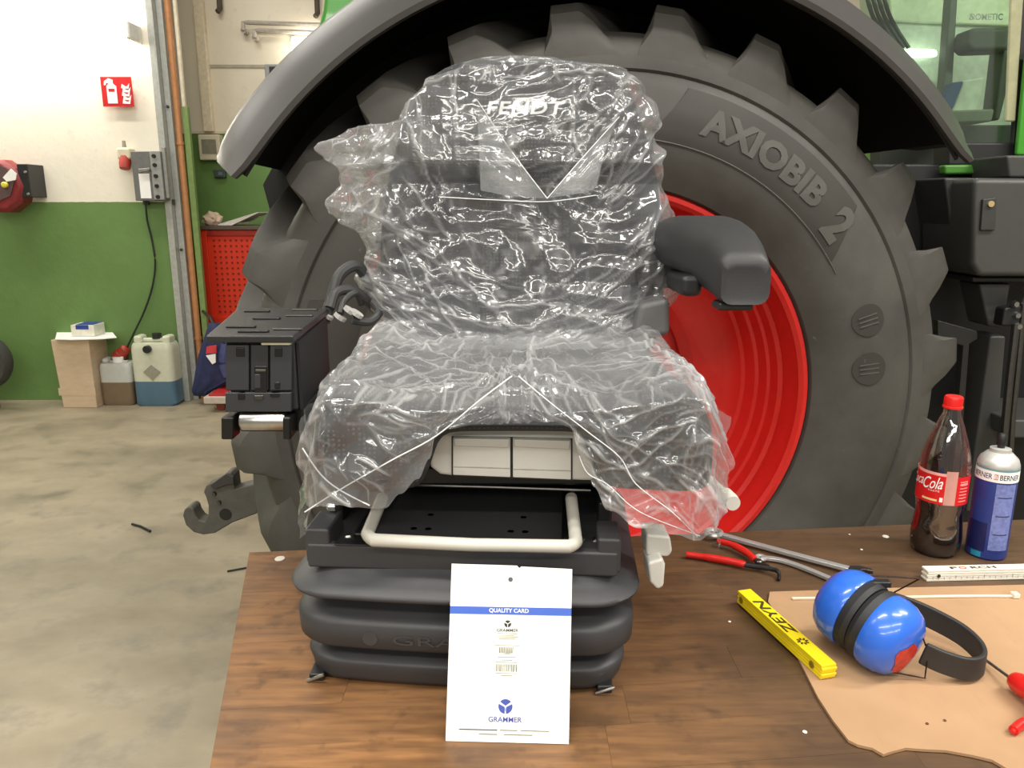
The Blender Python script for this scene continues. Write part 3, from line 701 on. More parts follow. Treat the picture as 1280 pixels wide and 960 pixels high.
slab('mount_block', ((1258, 194), (1420, 194), (1420, 222), (1262, 222)), YB - .05, .2, mat('mount_grey', (58, 58, 56), .5))
# cab glazing, what shows through it, and a lamp reflection
gl, nt, b = nodes('green_tinted_glass')
out = nt.nodes['Material Output']; tp = nt.nodes.new('ShaderNodeBsdfTransparent'); tp.inputs[0].default_value = (.78, .9, .78, 1)
gg = nt.nodes.new('ShaderNodeBsdfGlossy'); gg.inputs['Roughness'].default_value = .02
tn_ = tex(nt, 3, 3); fr = nt.nodes.new('ShaderNodeMapRange'); fr.inputs[3].default_value = .1; fr.inputs[4].default_value = .18; lnk(nt, tn_.outputs['Fac'], fr.inputs[0])
mx = nt.nodes.new('ShaderNodeMixShader'); lnk(nt, fr.outputs[0], mx.inputs[0]); lnk(nt, tp.outputs[0], mx.inputs[1]); lnk(nt, gg.outputs[0], mx.inputs[2]); lnk(nt, mx.outputs[0], out.inputs['Surface'])
gp = slab('cab_window', ((1070, -60), (1272, -60), (1264, 180), (1090, 180)), 2.64, .006, gl, bev=0)
obj('sticker_text', frame_map(fit_text('DOMETIC', .105, .02, offset=.02), at(1233, 21, 2.635), (1, 0, 0), (0, .1, 1)), mat('sticker_grey', (96, 112, 96), .5), gp)
obj('sticker_mark', PR([at(x, y, 2.636) for x, y in ((1211, 24), (1214, 17), (1218, 24), (1216, 24), (1214, 20), (1213, 24))], (0, -.001, 0)), mat('sticker_grey', (96, 112, 96), .5), gp)
slab('cab_post', ((1266, -60), (1284, -60), (1270, 152), (1257, 152)), 2.60, .012, mat('post_beige', (150, 148, 116), .5))
slab('door_frame', ((1280, -60), (1420, -60), (1420, 205), (1264, 205)), 2.62, .02, M_bk)
slab('green_post', ((1284, 60), (1420, 60), (1420, 200), (1271, 194)), 2.58, .02, M_grn)
slab('cab_pillar', ((1193, -60), (1201, -60), (1190, 130), (1178, 130)), 3.3, .06, mat('pillar_grey', (80, 86, 78), .5))
slab('headrest', ((1214, 34), (1268, 34), (1266, 62), (1216, 64), (1209, 56)), 3.2, .12, mat('headrest_grey', (72, 76, 72), .7), bev=.03)
slab('seat_post', ((1255, 60), (1272, 60), (1250, 150), (1244, 150)), 3.25, .1, mat('headrest_grey', (72, 76, 72), .7))
slab('blue_cloth', ((1190, 103), (1206, 101), (1192, 136), (1174, 136)), 3.15, .05, mat('cab_blue', (52, 72, 110), .8))
slab('towel', ((1206, 100), (1232, 96), (1222, 140), (1188, 142)), 3.18, .04, mat('cab_towel', (190, 196, 182), .8))
slab('cab_shelf', ((1188, 138), (1244, 136), (1240, 152), (1186, 154)), 3.1, .2, mat('cab_shelf', (120, 128, 110), .6))
slab('cab_floor', ((1100, 156), (1420, 156), (1420, 210), (1100, 210)), 3.4, .1, mat('cab_dark', (48, 52, 46), .6))
slab('roof_lining', ((1108, -60), (1290, -60), (1290, 34), (1115, 26)), 3.5, .1, mat('roof_cream', (214, 224, 196), .6))
slab('far_window', ((1108, 26), (1290, 34), (1280, 160), (1120, 160)), 3.52, .02, mat('far_window', (190, 198, 184), .4))
slab('lamp_reflection', ((1132, 60), (1172, 61), (1174, 70), (1136, 71)), 3.46, .04, mat('reflection_glow', (255, 255, 250), .4, var=.01, emit=5), bev=.012)  # glowing slab standing in for a lamp reflected in the glass
for i in range(4): obj('cable', TB(smoothpath([at(1078 + i * 7, -30, 2.75), at(1086 + i * 7, 5, 2.72), at(1096 + i * 7, 30, 2.74), at(1118 + i * 6, 60, 2.72)]), .007, 6), M_bk, tr)

# ------------------------------------------------------------------ seat
SB = Vector((-.054, 1.10, BZ)); SR = R(-4)
se = thing('tractor_chair', 'black and grey suspension tractor seat standing on the workbench', 'seat', SB)
def S(x, y, h):
    """base-local coordinates (front is -y) to world"""
    return Vector((SB.x + x * cos(SR) - y * sin(SR), SB.y + x * sin(SR) + y * cos(SR), BZ + h))
M_bel = mat('bellows_rubber', (58, 58, 60), .48, var=.06, bump=.1, bscale=700)
prof = [(0, -.022), (.004, -.012), (.012, -.008), (.024, -.006), (.032, -.004), (.037, -.006), (.041, -.02), (.0475, -.034), (.054, -.022), (.060, .000), (.066, .005), (.095, .006), (.1005, .003), (.105, -.006), (.112, -.022), (.1195, -.034), (.126, -.024), (.1305, .004), (.1345, .011), (.1385, .012), (.142, .009), (.148, -.004), (.156, -.018), (.165, -.030), (.170, -.034), (.187, -.036)]
bm = bmesh.new(); rings = []
for h, o in prof:
    rings.append([S(x, y, h) for x, y in rrect(.222 + o, .2 + o, .055 + o * .6, 8, .012)])
loft(bm, rings); bl = obj('bellows', bm, M_bel, se, angle=60)
tmb = fit_text('GRAMMER', .20, .013, extrude=.0003); 
for v in tmb.verts:
    v.co = S(v.co.x + .015, -.206 - .012 * (1 - ((v.co.x + .015) / .228) ** 2) - .001 - v.co.z, .079 + v.co.y)
obj('embossed_lettering', tmb, mat('emboss', (62, 62, 64), .42), bl)
bm = bmesh.new(); lathe(bm, [(.010, 0), (.010, .0006)], seg=20, origin=S(-.115, -.2152, .079), axis=S(0, -1, 0) - S(0, 0, 0)); obj('embossed_emblem', bm, mat('emboss', (70, 70, 72)), bl)
obj('base_plate', BX(SB.x - .2, SB.x + .2, SB.y - .185, SB.y + .19, BZ, BZ + .006, rot=SR, piv=(SB.x, SB.y, 0)), M_blackgloss, se)
for sx, px in ((-1, -.196), (1, .19)):
    q = S(px, -.198, .008); obj('foot_clip', TB([q + Vector((-.012 * 1, .0, -.006)), q + Vector((.012, -.004, .006))], .0022, 6), M_steel, se)
    obj('foot_block', BX(q.x - .01, q.x + .01, q.y + .002, q.y + .03, BZ, BZ + .011), M_black, se, bevel=.002)
def sbox(name, x0, x1, y0, y1, h0, h1, m, parent=se, bev=.004):
    bm = bmesh.new(); hexa(bm, [S(x0, y0, h0), S(x1, y0, h0), S(x1, y1, h0), S(x0, y1, h0), S(x0, y0, h1), S(x1, y0, h1), S(x1, y1, h1), S(x0, y1, h1)])
    return obj(name, bm, m, parent, bevel=bev)
# upper frame: rim walls, inner plate, rails
fr_ = sbox('frame_plate', -.205, .205, -.175, .18, .160, .178, M_blackgloss)
sbox('frame_front', -.203, .203, -.184, -.168, .160, .194, M_bel)
sbox('frame_front_lip', -.165, -.112, -.188, -.17, .1945, .197, M_blackgloss)
sbox('frame_corner', -.205, -.172, -.182, -.115, .165, .214, M_bel)
sbox('frame_corner', .176, .206, -.182, -.12, .165, .212, M_bel)
sbox('frame_side', -.2, -.18, -.09, .18, .165, .225, M_black); sbox('frame_side', .18, .2, -.09, .18, .165, .225, M_black)
sbox('slide_rail', -.15, -.13, -.15, .18, .178, .196, M_blackgloss); sbox('slide_rail', .13, .15, -.15, .18, .178, .196, M_blackgloss)
sbox('cross_bar', -.16, .165, -.03, -.01, .225, .24, M_blackgloss)
sbox('cross_bar', -.16, .165, .05, .09, .20, .25, M_blackgloss)
for x, y in ((-.185, -.12), (-.158, -.14), (-.138, -.13), (-.075, -.11), (-.055, -.11), (.06, -.11), (.08, -.11), (-.06, -.06), (.075, -.06), (.155, -.13), (.176, -.13)):
    obj('bolt', LT([(.009, 0), (.009, .006), (.005, .009)], origin=S(x, y, .178 if abs(x) < .12 else .217 if x < -.17 else .18), seg=6), M_steel, fr_)
for x in (-.08, .065): sbox('spring_clip', x - .025, x + .025, -.135, -.125, .178, .184, M_dsteel, fr_, .001)
# handle loop
M_hnd = mat('handle_grey', (200, 197, 186), .4, var=.03)
hz_ = .207
hp = [onz(478, 622, BZ + .225), onz(459, 668, BZ + hz_), onz(466, 675, BZ + hz_), onz(590, 681, BZ + hz_), onz(712, 683, BZ + hz_), onz(720, 678, BZ + hz_), onz(714, 622, BZ + .225)]
def corner(p): 
    out = []
    for a_, b_ in zip(p, p[1:]): 
        for k in range(4): out.append(a_.lerp(b_, k / 4))
    return out + [p[-1]]
obj('adjust_handle', TB(corner(hp), .0085, 12), M_hnd, se)
# drawer unit under the cushion
du = obj('drawer_housing', None or PR([at(x, y, .975) for x, y in ((560, 530), (700, 528), (725, 540), (742, 575), (745, 598), (738, 602), (565, 596), (550, 594), (538, 585), (534, 570), (545, 545))], (0, .16, 0)), M_grey, se, bevel=.006)
for x0, x1, yt0, yt1, yb in ((566, 638, 547, 548, 597), (641, 714, 548, 550, 600)):
    obj('drawer_gap', PR([at(x, y, .9735) for x, y in ((x0 - 1.6, yt0 - 1.6), (x1 + 1.6, yt1 - 1.6), (x1 + 1.6, yb + 1), (x0 - 1.6, yb - 2))], (0, .004, 0)), mat('gap_dark', (40, 39, 38), .6), du)
    dr = obj('drawer', PR([at(x, y, .968) for x, y in ((x0, yt0), (x1, yt1), (x1, yb), (x0, yb - 3))], (0, .02, 0)), M_grey, du, bevel=.0015)
    obj('grip_lip', PR([at(x, y, .964) for x, y in ((x0 + 1, yt0 + 1), (x1 - 1, yt1 + 1), (x1 - 2, yt1 + 12), (x0 + 2, yt0 + 11))], (0, .006, 0)), M_grey, dr, bevel=.0015)
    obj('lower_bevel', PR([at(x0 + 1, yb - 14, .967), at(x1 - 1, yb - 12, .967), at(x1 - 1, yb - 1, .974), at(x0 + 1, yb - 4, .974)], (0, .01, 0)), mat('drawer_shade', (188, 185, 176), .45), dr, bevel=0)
obj('seat_pan', BX(-.2, .2, 1.0, 1.29, BZ + .248, BZ + .275), M_blackgloss, se, bevel=.004)
obj('rear_plate', BX(-.2, .18, 1.262, 1.275, BZ + .18, BZ + .36), M_blackgloss, se)
obj('rail_edge', TB([at(505, 606, 1.0), at(620, 609, .995), at(738, 613, .99)], .0022, 8), M_dsteel, se)
# levers and knob on the right
for pts, Y in ((((808, 668), (838, 671), (841, 690), (836, 697), (808, 695)), .95), (((810, 704), (828, 698), (832, 706), (830, 734), (822, 738), (812, 728)), .93)):
    obj('lever', PR([at(x, y, Y) for x, y in pts], (0, .045, 0)), M_grey, se, bevel=.004)
q = at(913, 626, .98); kn = obj('adjust_knob', LT([(.010, -.01), (.0115, 0), (.0115, .02), (.008, .022), (.008, .09)], origin=q, axis=(-.12, 1, .0), seg=24), M_grey, se)
obj('knob_rod', TB([q + Vector((-.01, .085, 0)), Vector((.2, 1.1, q.z))], .006, 8), M_dsteel, kn)

def fabric():
    m, nt, b = nodes('dotted_seat_fabric')
    v = tex(nt, 165, kind='ShaderNodeTexVoronoi'); v.inputs['Randomness'].default_value = .25
    t = tex(nt, 6, 4)
    a = mixrgb(nt, ramp(nt, t.outputs['Fac'], .3, .7), srgb((38, 39, 42)), srgb((52, 53, 56)))
    a = mixrgb(nt, ramp(nt, v.outputs['Distance'], .34, .26), a, srgb((78, 79, 81)))
    lnk(nt, a, b.inputs['Base Color']); b.inputs['Roughness'].default_value = .85
    bp = nt.nodes.new('ShaderNodeBump'); bp.inputs['Strength'].default_value = .4; bp.inputs['Distance'].default_value = .001
    lnk(nt, v.outputs['Distance'], bp.inputs['Height']); lnk(nt, bp.outputs[0], b.inputs['Normal'])
    return m
M_fab = fabric(); M_fab2 = mat('plain_seat_fabric', (46, 47, 51), .85, var=.15, scale=20, bump=.3, bscale=800)
# cushion: for each x a closed side profile
CW = .25; CXC = .002
def cush_front(u): return .915 - .03 * abs(u) ** 2 if abs(u) < .97 else .9
def cush_bottom(u): 
    a = abs(u); return BZ + ((.338 if a < .37 else .338 - .074 * min(1, (a - .37) / .1) ** 1.2))
def cush_top(u): 
    a = abs(u); return BZ + .385 + .02 * min(1, max(0, (a - .45) / .35)) - .03 * max(0, (a - .85) / .15) ** 2
def cushion_ring(u, grow=0):
    yf, yb = cush_front(u) - grow, 1.30 + grow; zt, zb = cush_top(u) + grow, cush_bottom(u) - grow
    e = 1 - .12 * max(0, (abs(u) - .8) / .2) ** 2; zm = (zt + zb) / 2; zt = zm + (zt - zm) * e; zb = zm + (zb - zm) * e
    x = CXC + u * (CW + grow); rr = min(.04, (zt - zb) * .45)
    return [Vector((x, yb, zb)), Vector((x, yb, zt)), Vector((x, (yf + yb) / 2 + .08, zt - .012)), Vector((x, (yf + yb) / 2, zt - .008)), Vector((x, yf + .12, zt)), Vector((x, yf + .06, zt - .002)), Vector((x, yf + .022, zt - .012)), Vector((x, yf + .004, zt - .032)), Vector((x, yf, zm)), Vector((x, yf + .004, zb + .022)), Vector((x, yf + .02, zb + .005)), Vector((x, yf + .06, zb)), Vector((x, (yf + yb) / 2, zb))]
bm = bmesh.new(); us = [-1, -.985, -.94, -.85, -.7, -.56, -.47, -.42, -.37, -.25, 0, .25, .37, .42, .47, .56, .7, .85, .94, .985, 1]
rings = []
for u in us:
    r = cushion_ring(u)
    if abs(u) == 1:
        c = sum(r, Vector()) / len(r); r = [c + (p - c) * .86 for p in r]
    rings.append(r)
loft(bm, rings); cu = obj('seat_cushion', bm, M_fab, se, sub=2, angle=180)
# backrest: horizontal sections
def byf(h): return 1.235 + .19 * max(0, (h - .38)) ** 1.1      # front plane depth at height above the bench
def section(cx, hw, yf, dep, h, n=36, p=3.2, conc=.0):
    out = []
    for k in range(n):
        a = 2 * pi * k / n; c_, s_ = cos(a), sin(a)
        x = math.copysign(abs(c_) ** (2 / p), c_); y = math.copysign(abs(s_) ** (2 / p), s_)
        yy = yf + dep / 2 + y * dep / 2 + (conc * (1 - x * x) if y < 0 else 0)
        out.append(Vector((cx + hw * x, yy, BZ + h)))
    return out
bm = bmesh.new()
BK = [(.36, .20, .12), (.375, .222, .13), (.42, .238, .14), (.50, .246, .14), (.58, .244, .14), (.64, .235, .13), (.70, .222, .12), (.75, .205, .11), (.79, .185, .10), (.82, .16, .09), (.835, .12, .06)]
loft(bm, [section(.018, w_, byf(h) + .01, d_, h, conc=.028) for h, w_, d_ in BK]); br = obj('backrest', bm, M_fab2, se, angle=180, sub=1)
bm = bmesh.new()
HR = [(.685, .165, .03), (.69, .183, .06), (.705, .192, .075), (.76, .190, .08), (.80, .174, .075), (.832, .145, .07), (.846, .112, .05), (.852, .09, .02)]
loft(bm, [section(.02, w_, byf(h) - .035 + (.08 - d_) * .4, d_, h, conc=.01) for h, w_, d_ in HR]); hr = obj('headrest_pad', bm, M_fab, se, angle=180, sub=1)
bm = bmesh.new()
loft(bm, [section(.022, .075, byf(h) + .022, .03, h, p=4) for h in (.40, .41, .5, .6, .68)]); obj('lumbar_insert', bm, M_fab, se, angle=180)
tx = fit_text('FENDT', .122, .019, extrude=.001, offset=.022, shear=.15, spacing=1.08)
q = at(657, 134, byf(.80) - .045); q_logo = q.copy()
for v in tx.verts:
    v.co = Vector((q.x + v.co.x, byf(.80) - .0385 - v.co.z + .006 * (1 - ((v.co.x) / .1) ** 2) * 0, q.z + v.co.y))
obj('headrest_lettering', tx, M_white, hr)
# armrest (right)
bm = bmesh.new()
def arm_ring(y, x0, x1, z0, z1, r=.016):
    hx, hz = (x1 - x0) / 2, (z1 - z0) / 2
    return [Vector((x0 + hx + px, y, z0 + hz + pz)) for px, pz in rrect(hx, hz, min(r, hx * .9, hz * .9), 4)]
loft(bm, [arm_ring(1.052, .290, .346, BZ + .498, BZ + .542), arm_ring(1.05, .285, .352, BZ + .492, BZ + .552, .016), arm_ring(1.07, .282, .355, BZ + .490, BZ + .566, .022), arm_ring(1.12, .278, .363, BZ + .494, BZ + .587, .03), arm_ring(1.16, .262, .369, BZ + .506, BZ + .597, .034), arm_ring(1.20, .244, .372, BZ + .520, BZ + .604, .036), arm_ring(1.26, .232, .372, BZ + .524, BZ + .609, .036), arm_ring(1.34, .23, .366, BZ + .53, BZ + .604, .034)])
M_arm = mat('armrest_skin', (48, 48, 49), .5, var=.05, bump=.15, bscale=600)
ar = obj('armrest', bm, M_arm, se, angle=75)
obj('armrest_bracket', BX(.205, .28, 1.28, 1.36, BZ + .49, BZ + .57), M_black, se, bevel=.01)
obj('armrest_pivot', BX(.25, .283, 1.14, 1.26, BZ + .492, BZ + .525), M_black, se, bevel=.01)
obj('armrest_base', BX(.286, .335, 1.06, 1.10, BZ + .482, BZ + .494), M_black, ar, bevel=.004)
# side cover at the right of the backrest
obj('recliner_cover', PR([at(x, y, 1.22) for x, y in ((800, 380), (838, 372), (838, 420), (790, 425))], (0, .08, 0)), mat('recliner_grey', (96, 96, 96), .5), se, bevel=.01)
# armrest console (left)
def cpt(px, py, Y): return at(px, py, Y)
F = [cpt(x, y, .98) for x, y in ((285, 428), (368, 424), (368, 516), (285, 516))]
zt = F[0].z; co_t = BZ + .455
cs_b = bmesh.new()
hexa(cs_b, [(-.372, .985, BZ + .36), (-.283, .985, BZ + .36), (-.283, .985, BZ + .452), (-.372, .985, BZ + .452), (-.425, 1.24, BZ + .36), (-.305, 1.24, BZ + .36), (-.305, 1.24, BZ + .452), (-.425, 1.24, BZ + .452)])
cn = obj('armrest_console', cs_b, M_black, se, bevel=.003)
bm = bmesh.new(); hexa(bm, [(-.392, .972, BZ + .4525), (-.28, .972, BZ + .4525), (-.28, .972, BZ + .462), (-.392, .972, BZ + .462), (-.447, 1.25, BZ + .4525), (-.298, 1.25, BZ + .4525), (-.298, 1.25, BZ + .462), (-.447, 1.25, BZ + .462)])
obj('console_lid', bm, M_black, cn, bevel=.002)
for i, (x, y) in enumerate(((-.34, 1.0), (-.30, 1.02), (-.36, 1.12), (-.32, 1.15), (-.40, 1.2), (-.33, 1.22), (-.37, 1.04))):
    obj('lid_rib', BX(x - .02, x + .02, y - .004, y + .004, BZ + .462, BZ + .4645), M_dsteel if i % 2 else M_blackgloss, cn, bevel=.001)
M_pan = mat('console_panel', (46, 47, 50), .45, var=.05)
def cface(name, x0, x1, y0, y1, m, t=.006, par=cn, Y=.985, bev=.0015):
    return obj(name, PR([at(x, y, Y) for x, y in ((x0, y1), (x1, y1), (x1, y0), (x0, y0))], (0, -t, 0)), m, par, bevel=bev)
cface('front_panel', 284, 313, 430, 487, M_pan); cface('front_panel', 315, 337, 430, 487, mat('console_mid', (38, 39, 42), .45)); cface('front_panel', 339, 366, 430, 487, M_pan)
cface('lower_panel', 284, 366, 489, 513, M_pan, .008)
cface('vent_slot', 297, 308, 433, 445, M_blackgloss, .0072); cface('vent_slot', 345, 355, 433, 445, M_blackgloss, .0072); cface('vent_slot', 300, 309, 489, 498, M_blackgloss, .0092)
cface('vent_slot', 340, 352, 489, 495, M_blackgloss, .0092); cface('vent_slot', 345, 352, 476, 485, M_blackgloss, .0072)
cface('opening', 320, 336, 456, 490, M_blackgloss, .0075); cface('latch', 321, 335, 460, 464, M_dsteel, .0085); cface('latch', 320, 328, 466, 484, M_pan, .0085); cface('latch', 320, 332, 492, 498, M_dsteel, .0095)
cface('connector', 329, 366, 422, 430, mat('connector_cream', (186, 184, 160), .5), .01)
q0, q1 = at(302, 526, .985), at(360, 526, .985)
obj('pivot_pin', LT([(.0115, 0), (.0125, .002), (.0125, .057), (.0115, .0595)], origin=q0 + Vector((0, 0, 0)), axis=q1 - q0, seg=24), M_steel, cn)
obj('pin_bracket', BX(-.37, -.28, 1.0, 1.1, BZ + .325, BZ + .36), M_blackgloss, cn, bevel=.004)
cface('pin_cheek', 286, 301, 514, 542, M_blackgloss, .03, cn, 1.0, .003); cface('pin_cheek', 361, 371, 514, 542, M_blackgloss, .03, cn, 1.0, .003)
obj('console_arm', TB([(-.33, 1.12, BZ + .36), (-.28, 1.2, BZ + .30), (-.19, 1.22, BZ + .24)], .025, 12), M_blackgloss, cn)
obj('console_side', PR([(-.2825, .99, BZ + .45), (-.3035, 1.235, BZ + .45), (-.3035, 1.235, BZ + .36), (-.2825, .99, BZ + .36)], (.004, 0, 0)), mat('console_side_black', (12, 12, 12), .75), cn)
# hoses between console and backrest
for P, r_ in (([(405, 402), (414, 375), (424, 345), (444, 332), (456, 345), (460, 362)], .0095), ([(412, 385), (420, 366), (438, 362), (455, 372), (468, 385)], .0085), ([(425, 392), (430, 376), (445, 366), (452, 380)], .006), ([(440, 400), (462, 402), (474, 390), (466, 378)], .007)):
    obj('hose', TB(smoothpath([at(x, y, 1.24 + .015 * i) for i, (x, y) in enumerate(P)]), r_, 10), mat('hose_rubber', (50, 50, 50), .55), se)
for x, y in ((424, 398), (436, 390), (445, 394), (408, 396)):
    q = at(x, y, 1.24); obj('cable_tie', LT([(.011, 0), (.011, .006)], origin=q, axis=(.6, 0, .8), seg=10), mat('tie_grey', (170, 168, 164), .5), se)

# ------------------------------------------------------------------ clear film covers
def film():
    m, nt, b = nodes('clear_plastic_film'); nt.nodes.remove(b); out = nt.nodes['Material Output']
    tp = nt.nodes.new('ShaderNodeBsdfTransparent'); tp.inputs[0].default_value = (.96, .97, .98, 1)
    gl = nt.nodes.new('ShaderNodeBsdfGlossy'); gl.inputs['Roughness'].default_value = .13; gl.inputs[0].default_value = (1, 1, 1, 1)
    df = nt.nodes.new('ShaderNodeBsdfDiffuse'); df.inputs[0].default_value = (.86, .87, .88, 1)
    tl = nt.nodes.new('ShaderNodeBsdfTranslucent'); tl.inputs[0].default_value = (.86, .87, .88, 1)
    t = tex(nt, 9, 4)
    def ridge(scale, rx, ry, rz, st):
        n_ = tex(nt, scale, 2, stretch=st); n_.noise_type = 'RIDGED_MULTIFRACTAL'; n_.normalize = True; n_.inputs['Distortion'].default_value = .5
        n_.inputs['Vector'].links[0].from_node.inputs['Rotation'].default_value = (rx, ry, rz); return n_
    r1 = ridge(26, 0, .7, .3, (1, 1, .2)); r2 = ridge(32, .2, -.9, -.2, (1, 1, .2)); r3 = ridge(70, .3, .2, .5, (1, 1, .4))
    def madd(a_, k_, b_=None):
        q_ = nt.nodes.new('ShaderNodeMath'); q_.operation = 'MULTIPLY_ADD'; lnk(nt, a_, q_.inputs[0]); q_.inputs[1].default_value = k_
        if b_ is None: q_.inputs[2].default_value = 0
        else: lnk(nt, b_, q_.inputs[2])
        return q_.outputs[0]
    hgt = madd(r3.outputs['Fac'], .3, madd(r2.outputs['Fac'], 1, r1.outputs['Fac']))
    mxr = nt.nodes.new('ShaderNodeMath'); mxr.operation = 'MAXIMUM'; lnk(nt, r1.outputs['Fac'], mxr.inputs[0]); lnk(nt, r2.outputs['Fac'], mxr.inputs[1])
    bp = nt.nodes.new('ShaderNodeBump'); bp.inputs['Strength'].default_value = .4; bp.inputs['Distance'].default_value = .0025
    lnk(nt, hgt, bp.inputs['Height'])
    at_ = nt.nodes.new('ShaderNodeAttribute'); at_.attribute_name = 'layers'
    ac = nt.nodes.new('ShaderNodeAttribute'); ac.attribute_name = 'taut'
    cs_ = nt.nodes.new('ShaderNodeMapRange'); cs_.inputs[3].default_value = .36; cs_.inputs[4].default_value = .05; lnk(nt, ac.outputs['Fac'], cs_.inputs[0]); lnk(nt, cs_.outputs[0], bp.inputs['Strength'])
    for s_ in (gl, df, tl): lnk(nt, bp.outputs[0], s_.inputs['Normal'])
    lw = nt.nodes.new('ShaderNodeLayerWeight'); lw.inputs[0].default_value = .35; lnk(nt, bp.outputs[0], lw.inputs['Normal'])
    haze = nt.nodes.new('ShaderNodeMixShader'); haze.inputs[0].default_value = .5; lnk(nt, df.outputs[0], haze.inputs[1]); lnk(nt, tl.outputs[0], haze.inputs[2])
    # haze amount: patches of folded double film, plus glints painted white on crease crests
    hz = nt.nodes.new('ShaderNodeMapRange'); hz.inputs[1].default_value = .42; hz.inputs[2].default_value = .72; hz.inputs[3].default_value = .03; hz.inputs[4].default_value = .16
    lnk(nt, t.outputs['Fac'], hz.inputs[0])
    ed = nt.nodes.new('ShaderNodeMapRange'); ed.inputs[1].default_value = .0; ed.inputs[2].default_value = 1; ed.inputs[3].default_value = 0; ed.inputs[4].default_value = .42
    ak = nt.nodes.new('ShaderNodeAttribute'); ak.attribute_name = 'crease'; lnk(nt, ak.outputs['Fac'], ed.inputs[0])
    hs0 = nt.nodes.new('ShaderNodeMath'); hs0.operation = 'ADD'; lnk(nt, hz.outputs[0], hs0.inputs[0]); lnk(nt, ed.outputs[0], hs0.inputs[1])
    hs = nt.nodes.new('ShaderNodeMath'); hs.operation = 'ADD'; lnk(nt, hs0.outputs[0], hs.inputs[0]); lnk(nt, at_.outputs['Fac'], hs.inputs[1])
    m1 = nt.nodes.new('ShaderNodeMixShader'); lnk(nt, hs.outputs[0], m1.inputs[0]); lnk(nt, tp.outputs[0], m1.inputs[1]); lnk(nt, haze.outputs[0], m1.inputs[2])
    gf = nt.nodes.new('ShaderNodeMapRange'); gf.inputs[3].default_value = .055; gf.inputs[4].default_value = .42; lnk(nt, lw.outputs['Fresnel'], gf.inputs[0])
    m2 = nt.nodes.new('ShaderNodeMixShader'); lnk(nt, gf.outputs[0], m2.inputs[0]); lnk(nt, m1.outputs[0], m2.inputs[1]); lnk(nt, gl.outputs[0], m2.inputs[2])
    lnk(nt, m2.outputs[0], out.inputs['Surface'])
    return m
M_film = film()
rnd = random.Random(11)
FOLDS = []
for i in range(14):
    an = rnd.uniform(0, pi); FOLDS.append((cos(an), sin(an), rnd.uniform(9, 34), rnd.uniform(0, 1), rnd.uniform(.4, 1)))
def smooth_noise(U, V, f, ph):
    return (np.sin(U * f + ph) * np.cos(V * f * .83 + ph * 2.1) + np.sin((U * .6 + V * .8) * f * 1.31 + ph * 3.7) + np.cos((U * .8 - V * .6) * f * 1.7 + ph * 1.3)) / 3
def facets(U, V):
    """height of a crumpled sheet: sharp folds between flat facets, in patches"""
    wu = U + .006 * smooth_noise(U, V, 40, .3); wv = V + .006 * smooth_noise(U, V, 40, 2.2); H = np.zeros_like(U)
    for cx, cy, f, ph, am in FOLDS:
        m = np.clip(smooth_noise(U, V, 14, ph * 40) + .12, 0, 1)
        t = ((wu * cx + wv * cy) * f + ph) % 1.0
        H += am * m * (np.abs(2 * t - 1) - .5) / f
    return H
def creases(U, V, segs):
    """long narrow ridges along line segments; returns height and crest mask"""
    H = np.zeros_like(U); K = np.zeros_like(U)
    for u0, v0, u1, v1, A, wd, bend in segs:
        du, dv = u1 - u0, v1 - v0; L = math.hypot(du, dv) + 1e-6; du /= L; dv /= L
        a = (U - u0) * du + (V - v0) * dv; t = a / L
        b = -(U - u0) * dv + (V - v0) * du - bend * np.sin(np.clip(t, 0, 1) * pi) - .0016 * np.sin(a * 130 + u0 * 90)
        tap = np.clip(np.minimum(t, 1 - t) * 5, 0, 1) ** .6 * ((t > 0) & (t < 1))
        H += A * tap * np.clip(1 - np.abs(b) / wd, 0, 1); K = np.maximum(K, tap * np.clip(1.15 - np.abs(b) / (wd * .42), 0, 1) * A / .004)
    return H, np.clip(K, 0, 1)
def sow(regs, conv):
    """regs: x0, x1, y0, y1, angle, spread, count, lmin, lmax in picture units of the photographed film"""
    out = []
    for x0, x1, y0, y1, ang, spr, n_, l0, l1 in regs:
        for _ in range(n_):
            x, y = rnd.uniform(x0, x1), rnd.uniform(y0, y1); a = R(ang + rnd.gauss(0, spr)); l = rnd.uniform(l0, l1) / 2
            p, q = conv(x - cos(a) * l, y + sin(a) * l), conv(x + cos(a) * l, y - sin(a) * l)
            A = rnd.choice((.0012, .0018, .0026, .004)); out.append((*p, *q, A, rnd.uniform(.0035, .0075), rnd.uniform(-.008, .008)))
    return out
def film_mesh(P, N, H, K, LAY, rows, cols, closed, cap=False, taut=None):
    bm = bmesh.new(); LT_ = bm.verts.layers.float.new('taut'); LY = bm.verts.layers.float.new('layers'); LK = bm.verts.layers.float.new('crease'); V = []
    P = P + N * H[:, None]
    for k in range(len(P)):
        v = bm.verts.new(P[k]); v[LY] = LAY[k]; v[LK] = K[k]; v[LT_] = taut[k] if taut is not None else 0; V.append(v)
    for j in range(rows - 1):
        for i in range(cols if closed else cols - 1):
            i2 = (i + 1) % cols; bm.faces.new((V[j * cols + i], V[j * cols + i2], V[(j + 1) * cols + i2], V[(j + 1) * cols + i]))
    if cap: bm.faces.new(V[:cols])
    return bm
def interp(tab, y):
    if y <= tab[0][0]: return tab[0][1]
    for (a0, b0), (a1, b1) in zip(tab, tab[1:]):
        if a0 <= y <= a1:
            return b0 + (b1 - b0) * (.5 - .5 * cos(pi * (y - a0) / (a1 - a0)))
    return tab[-1][1]
